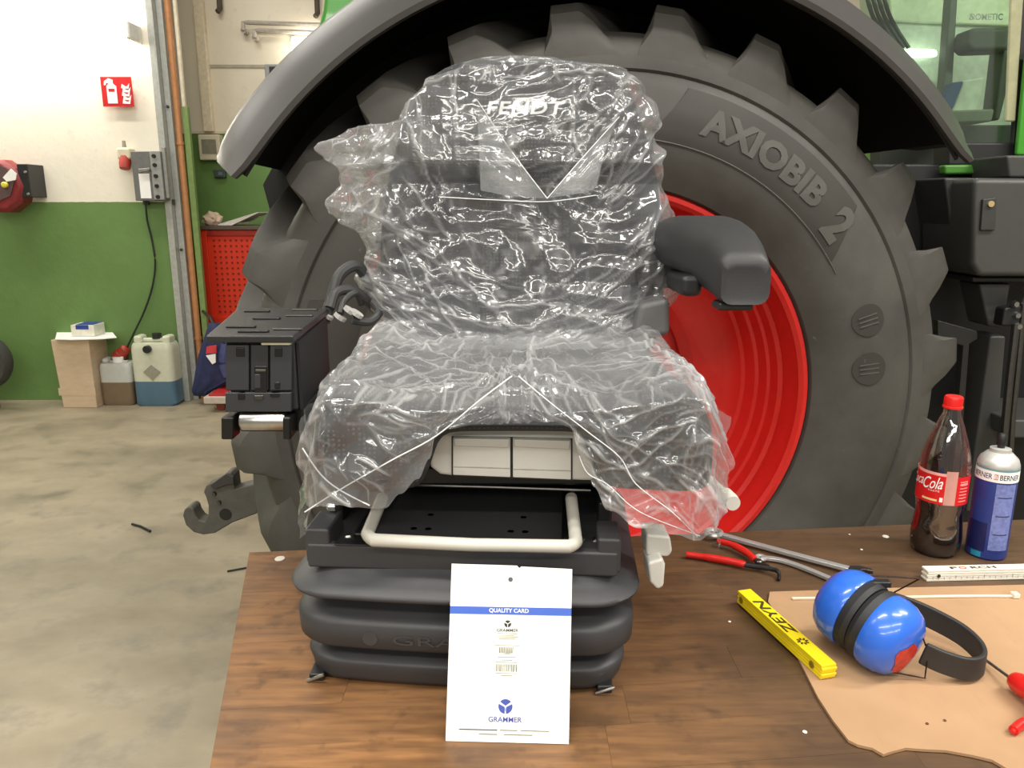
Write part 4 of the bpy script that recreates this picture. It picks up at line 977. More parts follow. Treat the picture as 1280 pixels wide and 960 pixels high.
# outline of the film on the backrest, in picture rows; turned into metres on the backrest plane
LEFT = [(91, 625), (98, 585), (115, 545), (140, 517), (155, 511), (163, 492), (164, 450), (175, 440), (185, 420), (190, 415), (200, 424), (214, 440), (228, 436), (255, 417), (263, 416), (275, 430), (292, 458), (320, 464), (336, 458), (350, 448), (362, 454), (380, 464), (400, 478), (425, 486), (440, 500)]
RIGHT = [(91, 640), (94, 690), (104, 765), (125, 790), (140, 801), (165, 809), (172, 804), (180, 806), (195, 812), (230, 818), (270, 834), (310, 843), (345, 846), (372, 838), (400, 822), (425, 806), (440, 790)]
nv, nu = 200, 420; LOGO_Z = q_logo.z
PP, NN, UU, VV, LL, AA = [], [], [], [], [], []; TT = []
for j in range(nv + 1):
    py = 92 + (432 - 92) * j / nv
    Y = 1.24 + .16 * (1 - j / nv)
    xl_, xr_ = at(interp(LEFT, py), py, Y + .085).x, at(interp(RIGHT, py), py, Y + .085).x
    z = at(640, py, Y + .03).z; h = z - BZ
    cx, hw = (xl_ + xr_) / 2, (xr_ - xl_) / 2
    dep = .19 * min(1, .15 + (j / nv) / .12)
    for i in range(nu):
        a = 2 * pi * i / nu; c_, s_ = cos(a), sin(a); p = 2.9
        x = math.copysign(abs(c_) ** (2 / p), c_); y = math.copysign(abs(s_) ** (2 / p), s_)
        X_ = cx + hw * x
        base = byf(h) - .014 - (.042 if h > .69 else .042 * max(0, 1 - (.69 - h) / .03))
        w_in = .19 if h > .69 else .235
        out_ = max(0, abs(X_ - .018) - w_in)          # beyond the padding the film hangs back and gathers
        yfront = base + out_ * .55 + (.018 * (1 - min(1, abs(X_ - .018) / .17) ** 2) if h < .67 else 0)
        if y < 0: Yc = (yfront * -y) + (1 + y) * (base + dep * .5)
        else: Yc = base + dep * .5 + y * dep * .5
        PP.append((X_, Yc, z)); n_ = Vector((x * abs(x) ** 4 * .6, -1 if y < 0 else 1, .1)).normalized(); NN.append(tuple(n_))
        UU.append(X_ + (3 if y > 0 else 0)); VV.append(z); lg = 1 - .85 * math.exp(-((X_ - .022) / .085) ** 4 - ((z - LOGO_Z) / .022) ** 4) if y < 0 else 1
        TT.append((1 - lg) / .85); AA.append(lg * (.55 if y < 0 else .8) * (1 + 1.4 * min(1, out_ / .05)))
        LL.append(.10 * min(1, out_ / .03) + .13 * max(0, (j / nv - .76) / .24) + .05)
PP, NN, UU, VV, LL, AA = map(np.array, (PP, NN, UU, VV, LL, AA))
def conv_b(x, y):
    p = at(x, y, 1.27 + .1 * (432 - y) / 340); return p.x, p.z
segs = sow([(520, 600, 110, 240, 100, 14, 16, 40, 110), (600, 700, 150, 230, 70, 20, 20, 40, 80), (600, 700, 98, 116, 70, 20, 10, 15, 30), (705, 800, 110, 240, 52, 12, 32, 50, 130), (590, 760, 210, 250, 10, 10, 10, 60, 140),
    (425, 500, 165, 290, 40, 30, 26, 30, 90), (440, 560, 280, 400, -40, 16, 26, 50, 140), (470, 620, 340, 425, -18, 12, 22, 70, 170), (605, 715, 260, 390, 92, 9, 34, 40, 110),
    (710, 840, 255, 400, 48, 14, 40, 50, 150), (640, 830, 370, 425, 20, 12, 24, 60, 160), (500, 600, 240, 340, -62, 10, 10, 80, 170), (500, 800, 95, 110, 5, 12, 14, 30, 90)], conv_b)
H, K = creases(UU, VV, segs); H = H * np.minimum(AA, 1.2) + facets(UU, VV) * AA * .42
TT = np.array(TT); bm = film_mesh(PP, NN, H, K * (1 - .7 * TT), LL * (1 - .6 * TT), nv + 1, nu, True, True, TT)
fb = thing('plastic_cover', 'clear crumpled plastic bag pulled over the seat backrest', 'plastic film', (.018, 1.3, BZ + .37), 'clear film covers on the seat')
obj('film', bm, M_film, fb, angle=180)
M_flap = M_film
for P in (((596, 128), (599, 190), (601, 238), (640, 246), (684, 248), (640, 190)), ((684, 248), (735, 240), (746, 232), (756, 190), (772, 148), (720, 205))):
    bm = bmesh.new(); LYF = bm.verts.layers.float.new('layers')
    bmesh.ops.delete(bm, geom=[]) if False else None
    prism(bm, [at(x, y, 1.222 + (.045 * (248 - y) / 120)) for x, y in P], (0, .0006, 0))
    for v in bm.verts: v[LYF] = .17
    obj('folded_flap', bm, M_film, fb, angle=180)
for P in (((597, 126), (640, 190), (684, 248)), ((684, 248), (722, 204), (774, 146)), ((548, 246), (620, 250), (684, 252), (745, 244))):
    Q = [at(x, y, 1.212 + (.045 * max(-.3, (248 - y) / 120))) for x, y in P]
    obj('fold_line', TB(smoothpath(Q, 6), .0007, 6), mat('film_fold', (226, 228, 230), .25, var=.04), fb)
# film over the cushion: top sheet, then hanging over the front and sides
fc = thing('plastic_cover', 'clear crumpled plastic film draped over the seat cushion, parted at the drawers', 'plastic film', (.0, 1.1, BZ + .39), 'clear film covers on the seat')
nu, nv = 260, 240; PP, NN, UU, VV, LL, AA = [], [], [], [], [], []
def lowedge(px):
    return interp([(366, 640), (378, 641), (400, 632), (425, 628), (470, 634), (480, 634), (500, 616), (522, 598), (538, 572), (546, 542), (560, 534), (600, 528), (640, 526), (690, 526), (712, 534), (724, 566), (735, 592), (742, 606), (760, 634), (800, 656), (850, 666), (878, 672), (890, 664), (925, 640)], px)
for j in range(nv + 1):
    t = j / nv
    for i in range(nu + 1):
        u = -1 + 2 * i / nu
        a = abs(u); sgn = 1 if u > 0 else -1
        x = CXC + u * .262 + (.004 if u > 0 else 0)
        uu = max(-1, min(1, (x - CXC) / CW)); top = cush_top(uu) + .012; yf = cush_front(uu) - .016
        side_drop = max(0, (a - .86) / .14)
        if t < .5:
            s = t / .5; y = 1.33 + (yf + .03 - 1.33) * s
            z = top + .02 * (1 - s) ** 3 + .008
            z -= side_drop ** 2.2 * .045
            if s > .8: z -= ((s - .8) / .2) ** 2 * .012
            n_ = Vector((side_drop * sgn, -.3 - .4 * s ** 4, 1)); v_ = 1.33 - y
            lay = .15 + .14 * (1 - s)
        else:
            s = (t - .5) / .5
            px = 640 + x * FPX / (yf * cos(PITCH) + .33 * sin(PITCH))
            zl = at(px, lowedge(px), yf + .005).z
            z0 = top - .004 - side_drop ** 2.2 * .045; an = min(1, s / .25)
            y = yf + .03 * (1 - sin(an * pi / 2)); z = z0 - .012 * s / .25 if s < .25 else z0 - .012 + (zl - z0 + .012) * (s - .25) / .75
            y += side_drop ** 2 * .03 * s
            n_ = Vector((side_drop * sgn, -1, .5 * (1 - an))); v_ = .40 + z0 - z
            lay = .12 * max(0, 1 - s / .3) + .045 + (.14 * max(0, (s - .55) / .45) if a > .35 else 0) + .08 * side_drop
        r = sqrt(x ** 2 + (y - .93) ** 2 + (z - BZ - .40) ** 2); th = math.atan2(z - BZ - .40 - (y - .93) * .3, x)
        g = .005 * math.exp(-(r / .14) ** 2) * sin(th * 20) * min(1, r / .03)     # film gathered in the middle
        n_.normalize(); PP.append((x + n_.x * g, y + n_.y * g, z + n_.z * g)); NN.append(tuple(n_)); UU.append(x); VV.append(v_); LL.append(lay); AA.append(1 + .5 * side_drop)
PP, NN, UU, VV, LL, AA = map(np.array, (PP, NN, UU, VV, LL, AA))
def conv_c(x, y):
    if y < 500: p = onz(x, y, BZ + .40); return p.x, 1.33 - p.y
    p = at(x, y, .89); return p.x, .40 + (at(640, 500, .89).z - p.z)
segs = sow([(380, 620, 425, 490, 12, 12, 44, 60, 170), (640, 900, 425, 490, -8, 12, 44, 60, 170), (430, 640, 470, 530, 24, 9, 26, 60, 160), (560, 720, 440, 500, 70, 30, 22, 25, 70),
    (390, 520, 500, 630, -42, 12, 10, 30, 90), (380, 420, 480, 620, -75, 10, 14, 40, 110), (660, 800, 480, 600, -40, 8, 30, 60, 170), (760, 900, 490, 600, 22, 18, 22, 40, 110), (860, 915, 470, 640, 75, 12, 24, 40, 120), (760, 890, 590, 665, -25, 25, 26, 30, 90)], conv_c)
H, K = creases(UU, VV, segs); H = H * .62 + (facets(UU * 1.1 + 1.3, VV + .7) + .001) * AA * .2
bm = film_mesh(PP, NN, H, K, LL, nv + 1, nu + 1, False)
obj('film', bm, M_film, fc, angle=180)
# side skirts: film hanging down behind the front corners
for sx in (-1, 1):
    n_ = 70; PP, UU, VV = [], [], []
    for j in range(n_):
        t = j / (n_ - 1)
        for i in range(n_):
            s = i / (n_ - 1); y = .905 + .34 * s; x = CXC + sx * (.262 - (.006 if sx > 0 else 0) * t + .008 * sin(s * 9) * t + .004 * t); z = BZ + .372 - (.16 - .08 * s) * t - (.02 if sx > 0 else 0) * t
            PP.append((x, y, z)); UU.append(y + 4 * sx); VV.append(z)
    PP, UU, VV = map(np.array, (PP, UU, VV))
    obj('side_skirt', film_mesh(PP, np.tile(np.array([[sx, 0, 0]]), (len(PP), 1)), facets(UU, VV) * .3, np.zeros(len(PP)), np.full(len(PP), .05), n_, n_, False), M_film, fc, angle=180)
# taut fold lines of the film
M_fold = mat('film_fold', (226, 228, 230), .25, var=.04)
def fold(P, r, Y0):
    pts = [at(x, y, Y0 + dy) for x, y, dy in P]; obj('fold_line', TB(smoothpath(pts, 6), r, 6), M_fold, fc)
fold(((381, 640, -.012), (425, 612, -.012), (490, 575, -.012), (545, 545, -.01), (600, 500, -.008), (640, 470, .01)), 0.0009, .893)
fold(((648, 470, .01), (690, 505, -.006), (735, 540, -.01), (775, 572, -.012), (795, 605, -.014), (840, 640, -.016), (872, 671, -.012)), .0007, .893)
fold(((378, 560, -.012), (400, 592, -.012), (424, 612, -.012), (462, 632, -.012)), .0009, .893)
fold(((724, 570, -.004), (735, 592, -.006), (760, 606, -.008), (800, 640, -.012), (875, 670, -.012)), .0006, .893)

# ------------------------------------------------------------------ quality card
B0, B1 = onz(557, 926, BZ + .0005), onz(711, 930, BZ + .0005)
T0, T1 = at(567, 702, .866), at(713, 712, .858)
qc = thing('quality_card', 'white printed card with blue band leaning on the seat base', 'card', (B0 + B1) / 2)
ex = (B1 - B0).normalized(); W0 = (B1 - B0).length; ey = ((T0 + T1) / 2 - (B0 + B1) / 2); H0 = ey.length; ey.normalize(); en = ex.cross(ey).normalized()
O_ = (B0 + B1) / 2
def cp_(x, y, d=0): return O_ + ex * x + ey * y + en * d
hw = W0 / 2
def cpoly(name, pts, m, d=.0005, t=.0002, par=None): return obj(name, PR([cp_(x, y, d) for x, y in pts], en * t), m, par or qc)
cpoly('sheet', [(-hw, 0), (hw, 0), (hw, H0 - .003), (hw * .1 + .004, H0 - .001), (hw * .1 + .002, H0 - .003), (hw * .1 - .001, H0), (-hw, H0 + .001)], M_white, -.0006, .001)
M_blue = mat('print_blue', (70, 104, 196), .5, var=.03)
by = H0 * .74
cpoly('blue_band', [(-hw, by - .0045), (hw, by - .0045), (hw, by + .0045), (-hw, by + .0045)], M_blue)
def ctext(s, x, y, w_, h_, m, name='print_text', d=.0009, **k): obj(name, frame_map(fit_text(s, w_, h_, **k), cp_(x, y, d), ex, ey), m, qc)
ctext('QUALITY CARD', -.002, by, .048, .0058, M_white, offset=.02)
bm = bmesh.new(); lathe(bm, [(.0028, 0), (.0028, .0004)], seg=20, origin=cp_(-.001, H0 - .0165, .0004), axis=en); obj('punch_hole', bm, mat('hole_grey', (90, 90, 92), .6), qc)
M_ink = mat('print_ink', (52, 52, 46), .6); M_ink2 = mat('print_pale', (136, 134, 112), .6); M_b2 = mat('emblem_blue', (72, 88, 170), .5)
def emblem(x, y, r, m):
    for a0, a1, ri in ((40, 140, .35), (160, 265, .45), (275, 380, .45)):
        P = [(x + r * cos(R(a0 + (a1 - a0) * k / 8)), y + r * sin(R(a0 + (a1 - a0) * k / 8))) for k in range(9)]
        am = R((a0 + a1) / 2); P.append((x + r * ri * .3 * cos(am), y + r * ri * .3 * sin(am)))
        cpoly('emblem', P, m)
# small product label
lx = -.003
cpoly('label_outline', [(lx - .022, .068), (lx + .022, .068), (lx + .022, .148), (lx - .022, .148)], mat('label_white', (240, 240, 232), .6, var=.01), .0004, .0002)
emblem(lx, .138, .0042, M_ink); ctext('GRAMMER', lx, .1305, .026, .0035, M_ink, offset=.01)
for y, w_ in ((.1262, .024), (.1242, .016), (.1222, .026), (.1200, .02), (.1122, .03), (.1025, .008), (.0985, .022), (.0950, .014), (.0925, .026), (.0795, .026), (.077, .014)):
    cpoly('text_line', [(lx - w_ / 2, y), (lx + w_ / 2, y), (lx + w_ / 2, y + .0007), (lx - w_ / 2, y + .0007)], M_ink2)
rnd2 = random.Random(5)
for x0, n_, y0, y1 in ((lx - .0095, 9, .1035, .1105), (lx - .0125, 13, .082, .0905)):
    for k in range(n_): 
        xx = x0 + k * .002; cpoly('barcode_bar', [(xx, y0), (xx + rnd2.choice((.0006, .001, .0014)), y0), (xx + .001, y1), (xx, y1)], mat('barcode_olive', (112, 110, 82), .6))
emblem(-.003, .0415, .0085, M_b2); cpoly('emblem_inner', [(-.006, .04), (0, .04), (0, .036), (-.006, .036)], mat('emblem_pale', (170, 182, 222), .5), .0004, .0002)
ctext('GRAMMER', -.003, .0265, .040, .0062, M_b2, offset=.012)
for y, x0, x1, m in ((.0135, -.058, -.012, M_ink), (.0135, -.009, .012, M_ink2), (.0135, .016, .05, M_ink2), (.0085, -.034, -.012, M_ink2), (.0085, -.004, .03, M_ink2)):
    cpoly('text_line', [(x0, y), (x1, y), (x1, y + .0011), (x0, y + .0011)], m)

# ------------------------------------------------------------------ bottle and spray can
q = onz(1178, 697, BZ) + Vector((0, .03, 0)); BX0 = Vector((q.x, q.y, BZ))
bo = thing('cola_bottle', 'one-litre clear bottle half full of dark cola, red cap and label', 'bottle', BX0)
pet, nt, b = nodes('clear_pet'); nt.nodes.remove(b); out = nt.nodes['Material Output']
tp = nt.nodes.new('ShaderNodeBsdfTransparent'); tp.inputs[0].default_value = (.90, .89, .87, 1); gg = nt.nodes.new('ShaderNodeBsdfGlossy'); gg.inputs['Roughness'].default_value = .06
lw = nt.nodes.new('ShaderNodeLayerWeight'); lw.inputs[0].default_value = .3; t = tex(nt, 20, 3); bp = nt.nodes.new('ShaderNodeBump'); bp.inputs['Strength'].default_value = .2; bp.inputs['Distance'].default_value = .004
lnk(nt, t.outputs['Fac'], bp.inputs['Height']); lnk(nt, bp.outputs[0], gg.inputs['Normal']); lnk(nt, bp.outputs[0], lw.inputs['Normal'])
mr = nt.nodes.new('ShaderNodeMapRange'); mr.inputs[3].default_value = .15; mr.inputs[4].default_value = .75; lnk(nt, lw.outputs['Fresnel'], mr.inputs[0])
mx = nt.nodes.new('ShaderNodeMixShader'); lnk(nt, mr.outputs[0], mx.inputs[0]); lnk(nt, tp.outputs[0], mx.inputs[1]); lnk(nt, gg.outputs[0], mx.inputs[2]); lnk(nt, mx.outputs[0], out.inputs['Surface'])
bp_ = [(.022, .004), (.034, 0), (.0415, .012), (.043, .035), (.0405, .06), (.0385, .078), (.041, .098), (.0415, .15), (.0415, .172), (.039, .19), (.032, .215), (.022, .245), (.0145, .264), (.0135, .278)]
obj('bottle_wall', LT(bp_, origin=BX0, seg=40), pet, bo)
M_cola = mat('cola', (22, 9, 7), .08, var=.1)
obj('cola', LT([(.02, .006), (.033, .003), (.0402, .013), (.0417, .035), (.0392, .06), (.0372, .078), (.0378, .084)], origin=BX0, seg=40), M_cola, bo)
# label: red wrap with a clear window strip on the right
def wrap(name, r, z0, z1, d0, d1, m, par, O, n=24, t=.0004):
    bm = bmesh.new(); A = []
    for k in range(n + 1):
        an = R(d0 + (d1 - d0) * k / n); A.append([bm.verts.new(O + Vector((cos(an) * rr, sin(an) * rr, z))) for rr, z in ((r, z0), (r, z1), (r + t, z1), (r + t, z0))])
    for k in range(n):
        for i in range(4): bm.faces.new((A[k][i], A[k][(i + 1) % 4], A[k + 1][(i + 1) % 4], A[k + 1][i]))
    bm.faces.new(A[0]); bm.faces.new(A[-1][::-1]); return obj(name, bm, m, par)
M_lab = mat('label_red', (212, 26, 30), .35, var=.03)
lb = wrap('label', .0418, .105, .158, 130, 246, M_lab, bo, BX0); wrap('label', .0418, .105, .158, 272, 380, M_lab, bo, BX0)
wrap('label_band', .0418, .158, .163, 130, 246, mat('label_pink', (238, 170, 160), .4), bo, BX0)
wrap('label_clear_strip', .0417, .105, .168, 246, 272, mat('label_pale', (206, 150, 140), .4), bo, BX0, t=.0002)
def curve_text(s, deg, z, w_, h_, r, O, m, par, slope=0, **k):
    bm = fit_text(s, w_, h_, **k); bmesh.ops.subdivide_edges(bm, edges=bm.edges, cuts=1)
    for v in bm.verts:
        an = R(deg) + v.co.x / r; v.co = O + Vector((cos(an) * (r + v.co.z), sin(an) * (r + v.co.z), z + v.co.y + slope * v.co.x))
    obj('label_text', bm, m, par)
curve_text('Coca', 172, .143, .034, .019, .0428, BX0, M_white, lb, .12, shear=.35, offset=.006)
curve_text('Cola', 218, .143, .034, .022, .0428, BX0, M_white, lb, .12, shear=.35, offset=.006)
curve_text('zero sugar', 236, .129, .022, .003, .0428, BX0, M_white, lb, .05) if False else curve_text('TASTE', 222, .129, .02, .003, .0428, BX0, M_white, lb, .05)
wrap('label_note', .0422, .110, .1135, 196, 232, mat('label_cream', (224, 206, 150), .5), lb, BX0)
wrap('label_note', .0422, .110, .118, 237, 244, M_white, lb, BX0)
for i, z in enumerate((.112, .118, .124, .13, .136, .142, .148)): wrap('label_note', .0422, z, z + (.004 if i == 5 else .0015), 280, 304, mat('label_pinkish', (240, 150, 146), .5), lb, BX0)
cpo = BX0 + Vector((0, 0, .274))
ca = obj('cap', LT([(.0155, 0), (.0165, .001), (.0165, .004), (.0148, .005), (.0148, .02), (.0135, .022)], origin=cpo, seg=36), mat('cap_red', (226, 36, 34), .35, var=.03), bo)
for k in range(36):
    an = 2 * pi * k / 36; bm = BX(cpo.x + .0147, cpo.x + .0153, cpo.y - .0006, cpo.y + .0006, cpo.z + .006, cpo.z + .019)
    bmesh.ops.rotate(bm, verts=bm.verts, cent=cpo, matrix=Matrix.Rotation(an, 3, 'Z')); obj('ridge', bm, mat('cap_red', (226, 36, 34)), ca, smooth=False)
# spray can
q = onz(1243, 700, BZ) + Vector((0, .028, 0)); SC = Vector((q.x, q.y, BZ))
sp = thing('spray_can', 'blue aerosol can with white band standing right of the cola bottle', 'spray can', SC)
obj('can_body', LT([(.031, 0), (.0335, .003), (.0335, .165), (.032, .17)], origin=SC, seg=40), mat('can_blue', (48, 62, 132), .35, .2, var=.12, scale=40), sp)
obj('shoulder', LT([(.0325, .17), (.0335, .172), (.0335, .176), (.030, .186), (.020, .196), (.017, .197), (.017, .203), (.012, .204)], origin=SC, seg=40), mat('can_white_metal', (206, 206, 202), .35, .4), sp)
obj('valve', LT([(.006, .204), (.006, .214), (.0075, .214), (.0075, .226), (.005, .23)], origin=SC, seg=16), M_black, sp)
bd = wrap('white_band', .0337, .148, .168, 0, 359.9, M_white, sp, SC, 40)
wrap('teal_ring', .0337, .168, .1715, 0, 359.9, mat('can_teal', (110, 150, 156), .4), sp, SC, 40)
wrap('teal_patch', .0337, .004, .014, 195, 225, mat('can_teal2', (36, 140, 168), .4), sp, SC)
wrap('print_panel', .0337, .02, .145, 240, 300, mat('can_print', (116, 128, 186), .4, var=.25, scale=160), sp, SC)
wrap('dark_panel', .0337, .016, .07, 170, 232, mat('can_navy', (26, 30, 82), .4), sp, SC)
curve_text('BERNER', 196, .158, .036, .0095, .0342, SC, mat('can_ink', (40, 44, 84), .5), bd, offset=.012)
curve_text('BERNER', 276, .158, .036, .0095, .0342, SC, mat('can_ink', (40, 44, 84), .5), bd, offset=.012)
wrap('logo_square', .0339, .153, .163, 231, 241, mat('can_orange', (218, 90, 40), .5), bd, SC, 6); curve_text('B', 236, .158, .005, .007, .0346, SC, M_white, bd, offset=.01)
for z in (.05, .085, .12): wrap('print_line', .0341, z, z + .0015, 248, 290, mat('can_ink', (40, 44, 84)), sp, SC)

# ------------------------------------------------------------------ folding rules
def rule(name, label, A, B, wd, ht, m, body_cb):
    A, B = Vector(A), Vector(B); d = (B - A); L = d.length; d.normalize(); n_ = Vector((-d.y, d.x, 0))
    t = thing(name, label, 'folding rule', A)
    k = 5; hh = ht / k
    for i in range(k):
        sh = random.uniform(-.0006, .0006)
        bm = bmesh.new(); z0 = BZ_ + i * hh; z1 = z0 + hh - .0003; e0, e1 = (.002, 0) if i % 2 else (0, .002)
        hexa(bm, [A + d * e0 + n_ * (sh) + Vector((0, 0, z0 - A.z)), A + d * (L - e1) + n_ * (sh) + Vector((0, 0, z0 - A.z)), A + d * (L - e1) + n_ * (wd + sh) + Vector((0, 0, z0 - A.z)), A + d * e0 + n_ * (wd + sh) + Vector((0, 0, z0 - A.z)),
                  A + d * e0 + n_ * sh + Vector((0, 0, z1 - A.z)), A + d * (L - e1) + n_ * sh + Vector((0, 0, z1 - A.z)), A + d * (L - e1) + n_ * (wd + sh) + Vector((0, 0, z1 - A.z)), A + d * e0 + n_ * (wd + sh) + Vector((0, 0, z1 - A.z))])
        obj('blade', bm, m, t, bevel=.0007)
    body_cb(t, A, d, n_, L); return t
BZ_ = BZ + .005
M_yel = mat('rule_yellow', (240, 214, 30), .4, var=.03)
HY = .021
def yel(t, A, d, n_, L):
    top = BZ_ + HY + .0002; O = A + d * (L * .5) + n_ * .011; O.z = top
    e1, e2 = -d, -n_
    mk = mat('rule_print', (66, 58, 20), .6)
    obj('printed_name', frame_map(fit_text('ZEYN', .098, .016, offset=.02, shear=.15), O + d * -.022, e1, e2), mk, t)
    bm = bmesh.new(); c_ = O + d * .048
    for k in range(8):
        an = 2 * pi * k / 8; prism(bm, [c_ + (d * cos(an + s_) + n_ * sin(an + s_)) * r for r, s_ in ((.0050, -.3), (.0085, -.16), (.0085, .16), (.0050, .3), (.0036, .25), (.0036, -.25))], (0, 0, .0002))
    obj('printed_gear', bm, mk, t)
    for s_ in (.06, .9): 
        bm = bmesh.new(); lathe(bm, [(.005, 0), (.005, .0008)], seg=16, origin=A + d * (L * s_) + n_ * -.0008 + Vector((0, 0, HY * .5)), axis=-n_); obj('rivet', bm, mat('rule_rivet', (150, 130, 40), .4, .4), t)
A = onz(922, 742, BZ + .02); B = onz(1028, 838, BZ + .02); A.z = B.z = BZ_
rule('folding_rule', 'yellow folding rule with black lettering lying half on the cardboard', A, B, .023, HY, M_yel, yel)
M_wr = mat('rule_white', (226, 220, 206), .45, var=.04)
HW = .020
def whi(t, A, d, n_, L):
    top = BZ_ + HW + .0002; O = A + n_ * .008; O.z = top; mk = mat('rule_print_dark', (60, 54, 50), .6)
    obj('printed_name', frame_map(fit_text('F', .012, .008, offset=.02), O + d * .05, d, n_), mk, t)
    obj('printed_name', frame_map(fit_text('O', .013, .009, offset=.01), O + d * .066, d, n_), mat('print_red', (206, 50, 44), .5), t)
    obj('printed_name', frame_map(fit_text('RCH', .044, .008, offset=.02), O + d * .102, d, n_), mk, t)
    for i in range(1, 22):
        p = A + d * (i * .01) - n_ * .0012; h_ = .007 if i % 5 == 0 else .004
        obj('scale_tick', PR([p + d * -.0004 + Vector((0, 0, HW * .2)), p + d * .0004 + Vector((0, 0, HW * .2)), p + d * .0004 + Vector((0, 0, HW * .2 + h_)), p + d * -.0004 + Vector((0, 0, HW * .2 + h_))], n_ * -.0002), mat('rule_tick', (150, 136, 124), .6), t, smooth=False)
    obj('joint', LT([(.003, 0), (.003, .0008)], origin=A + d * .02 - n_ * .0008 + Vector((0, 0, HW / 2)), axis=-n_, seg=12), M_dsteel, t)
A = onz(1158, 727, BZ); B = onz(1330, 723, BZ); BZ_ = BZ + .0003; A.z = B.z = BZ_
rule('folding_rule', 'white folding rule with dark and red lettering in front of the cola bottle', A, B, .018, HW, M_wr, whi)
BZ_ = BZ

# ------------------------------------------------------------------ cardboard sheet
cpx = [(962, 742), (1120, 737), (1290, 733), (1400, 735), (1420, 1010), (1300, 985), (1262, 966), (1240, 953), (1215, 947), (1182, 941), (1160, 940), (1132, 938), (1116, 942), (1104, 946), (1090, 938), (1072, 934), (1060, 928), (1040, 902), (1022, 874), (1004, 838), (986, 802), (968, 768), (960, 754)]
P = [onz(x, y, BZ + .0008) for x, y in cpx]
mcb, nt, b = nodes('corrugated_board'); t = tex(nt, 4, 5); t2 = tex(nt, 150, 3, stretch=(1, .1, 1))
a_ = mixrgb(nt, ramp(nt, t.outputs['Fac'], .35, .7), srgb((162, 128, 95)), srgb((178, 143, 107))); a_ = mixrgb(nt, ramp(nt, t2.outputs['Fac'], .6, 1.1), a_, srgb((158, 122, 90)))
lnk(nt, a_, b.inputs['Base Color']); b.inputs['Roughness'].default_value = .75
bp = nt.nodes.new('ShaderNodeBump'); bp.inputs['Strength'].default_value = .15; bp.inputs['Distance'].default_value = .002; lnk(nt, t.outputs['Fac'], bp.inputs['Height']); lnk(nt, bp.outputs[0], b.inputs['Normal'])
cbd = thing('cardboard_sheet', 'flat torn brown cardboard sheet lying on the bench at right', 'cardboard', P[0])
obj('sheet', PR(P, (0, 0, .0035)), mcb, cbd, smooth=False)
CT = BZ + .0046
for x, y in ((1159, 905), (1181, 901)):
    tag(stage(obj('crumb', LT([(.0015, 0), (.002, .001), (.001, .0018)], origin=onz(x, y, CT), seg=7), mat('crumb_brown', (92, 62, 40), .8)), onz(x, y, CT)), 'tiny dark crumb on the bare cardboard, ' + ('left' if x < 1170 else 'right') + ' of two', 'crumb')
# cable tie
P = [onz(x, y, CT + .002) for x, y in ((990, 748), (1100, 747), (1200, 745), (1266, 745))]
ct = thing('cable_tie', 'long white cable tie lying along the back edge of the cardboard', 'cable tie', P[0]); M_tie = mat('tie_white', (232, 222, 204), .4, var=.03)
obj('strap', TB(smoothpath(P, 4), .002, 6, flat=(.0022, .0012, (0, 0, 1))), M_tie, ct)
obj('head', BX(P[-1].x - .002, P[-1].x + .009, P[-1].y - .006, P[-1].y + .006, CT, CT + .008), M_tie, ct, bevel=.0015)

# ------------------------------------------------------------------ ear defenders
em = thing('ear_defenders', 'blue ear defenders with black headband lying on the cardboard', 'ear defenders', (.53, 1.0, CT))
M_blu = mat('cup_blue', (48, 106, 214), .25, var=.06, coat=.4)
AX = Vector((.54, -.80, -.2)).normalized()
cB = onz(1090, 780, CT + .056); cA = cB - AX * .014 + Vector((0, .0, .002))
def cup(c, ax, spot):
    prof = [(.053, 0), (.0545, .004), (.0545, .012), (.0525, .025), (.0465, .037), (.036, .045), (.019, .0495), (.004, .0502)]
    cu_ = obj('ear_cup', LT(prof, origin=c + ax * .010, axis=ax, seg=40), M_blu, em, angle=60)
    ring = LT([(.026, -.0065), (.050, -.0065), (.0532, .0), (.051, .0105), (.026, .0105)], origin=c, axis=ax, seg=40)
    obj('ear_cushion', ring, mat('cushion_black', (36, 36, 38), .6), em)
    return cu_
ca_, cb_ = cup(cA, -AX, 0), cup(cB, AX, 1)
s_ = AX.cross(UP).normalized()
# faded red print on the near cup: a cap on the cup surface
def spot():
    bm = bmesh.new(); c = cB + AX * .010; e1 = -(AX.cross(UP).normalized()); e2 = -e1.cross(AX).normalized()
    if e2.z < 0: e2 = -e2
    prof = [(.0545, .012), (.0525, .025), (.0465, .037), (.036, .045), (.019, .0495), (0, .0505)]
    G = []
    for i in range(9):
        row = []
        for k in range(28):
            an = 2 * pi * k / 28; rr = .021 * i / 8 * (1 + .10 * sin(3 * an) + .09 * sin(5 * an + 1))
            x, y = -.012 + rr * cos(an), -.008 + rr * 1.15 * sin(an); r_ = min(.054, sqrt(x * x + y * y)); hgt = .0505
            for (r0, h0), (r1, h1) in zip(prof, prof[1:]):
                if r1 <= r_ <= r0: hgt = h0 + (h1 - h0) * (r0 - r_) / (r0 - r1)
            rad = (e1 * x + e2 * y).normalized()
            row.append(bm.verts.new(c + AX * hgt + rad * r_ + (rad * .5 + AX * .85) * .0009))
        G.append(row)
    for i in range(8):
        for k in range(28): bm.faces.new((G[i][k], G[i][(k + 1) % 28], G[i + 1][(k + 1) % 28], G[i + 1][k]))
    return bm
obj('red_print', spot(), mat('worn_red_print', (190, 48, 36), .4, var=.3, scale=120), cb_)
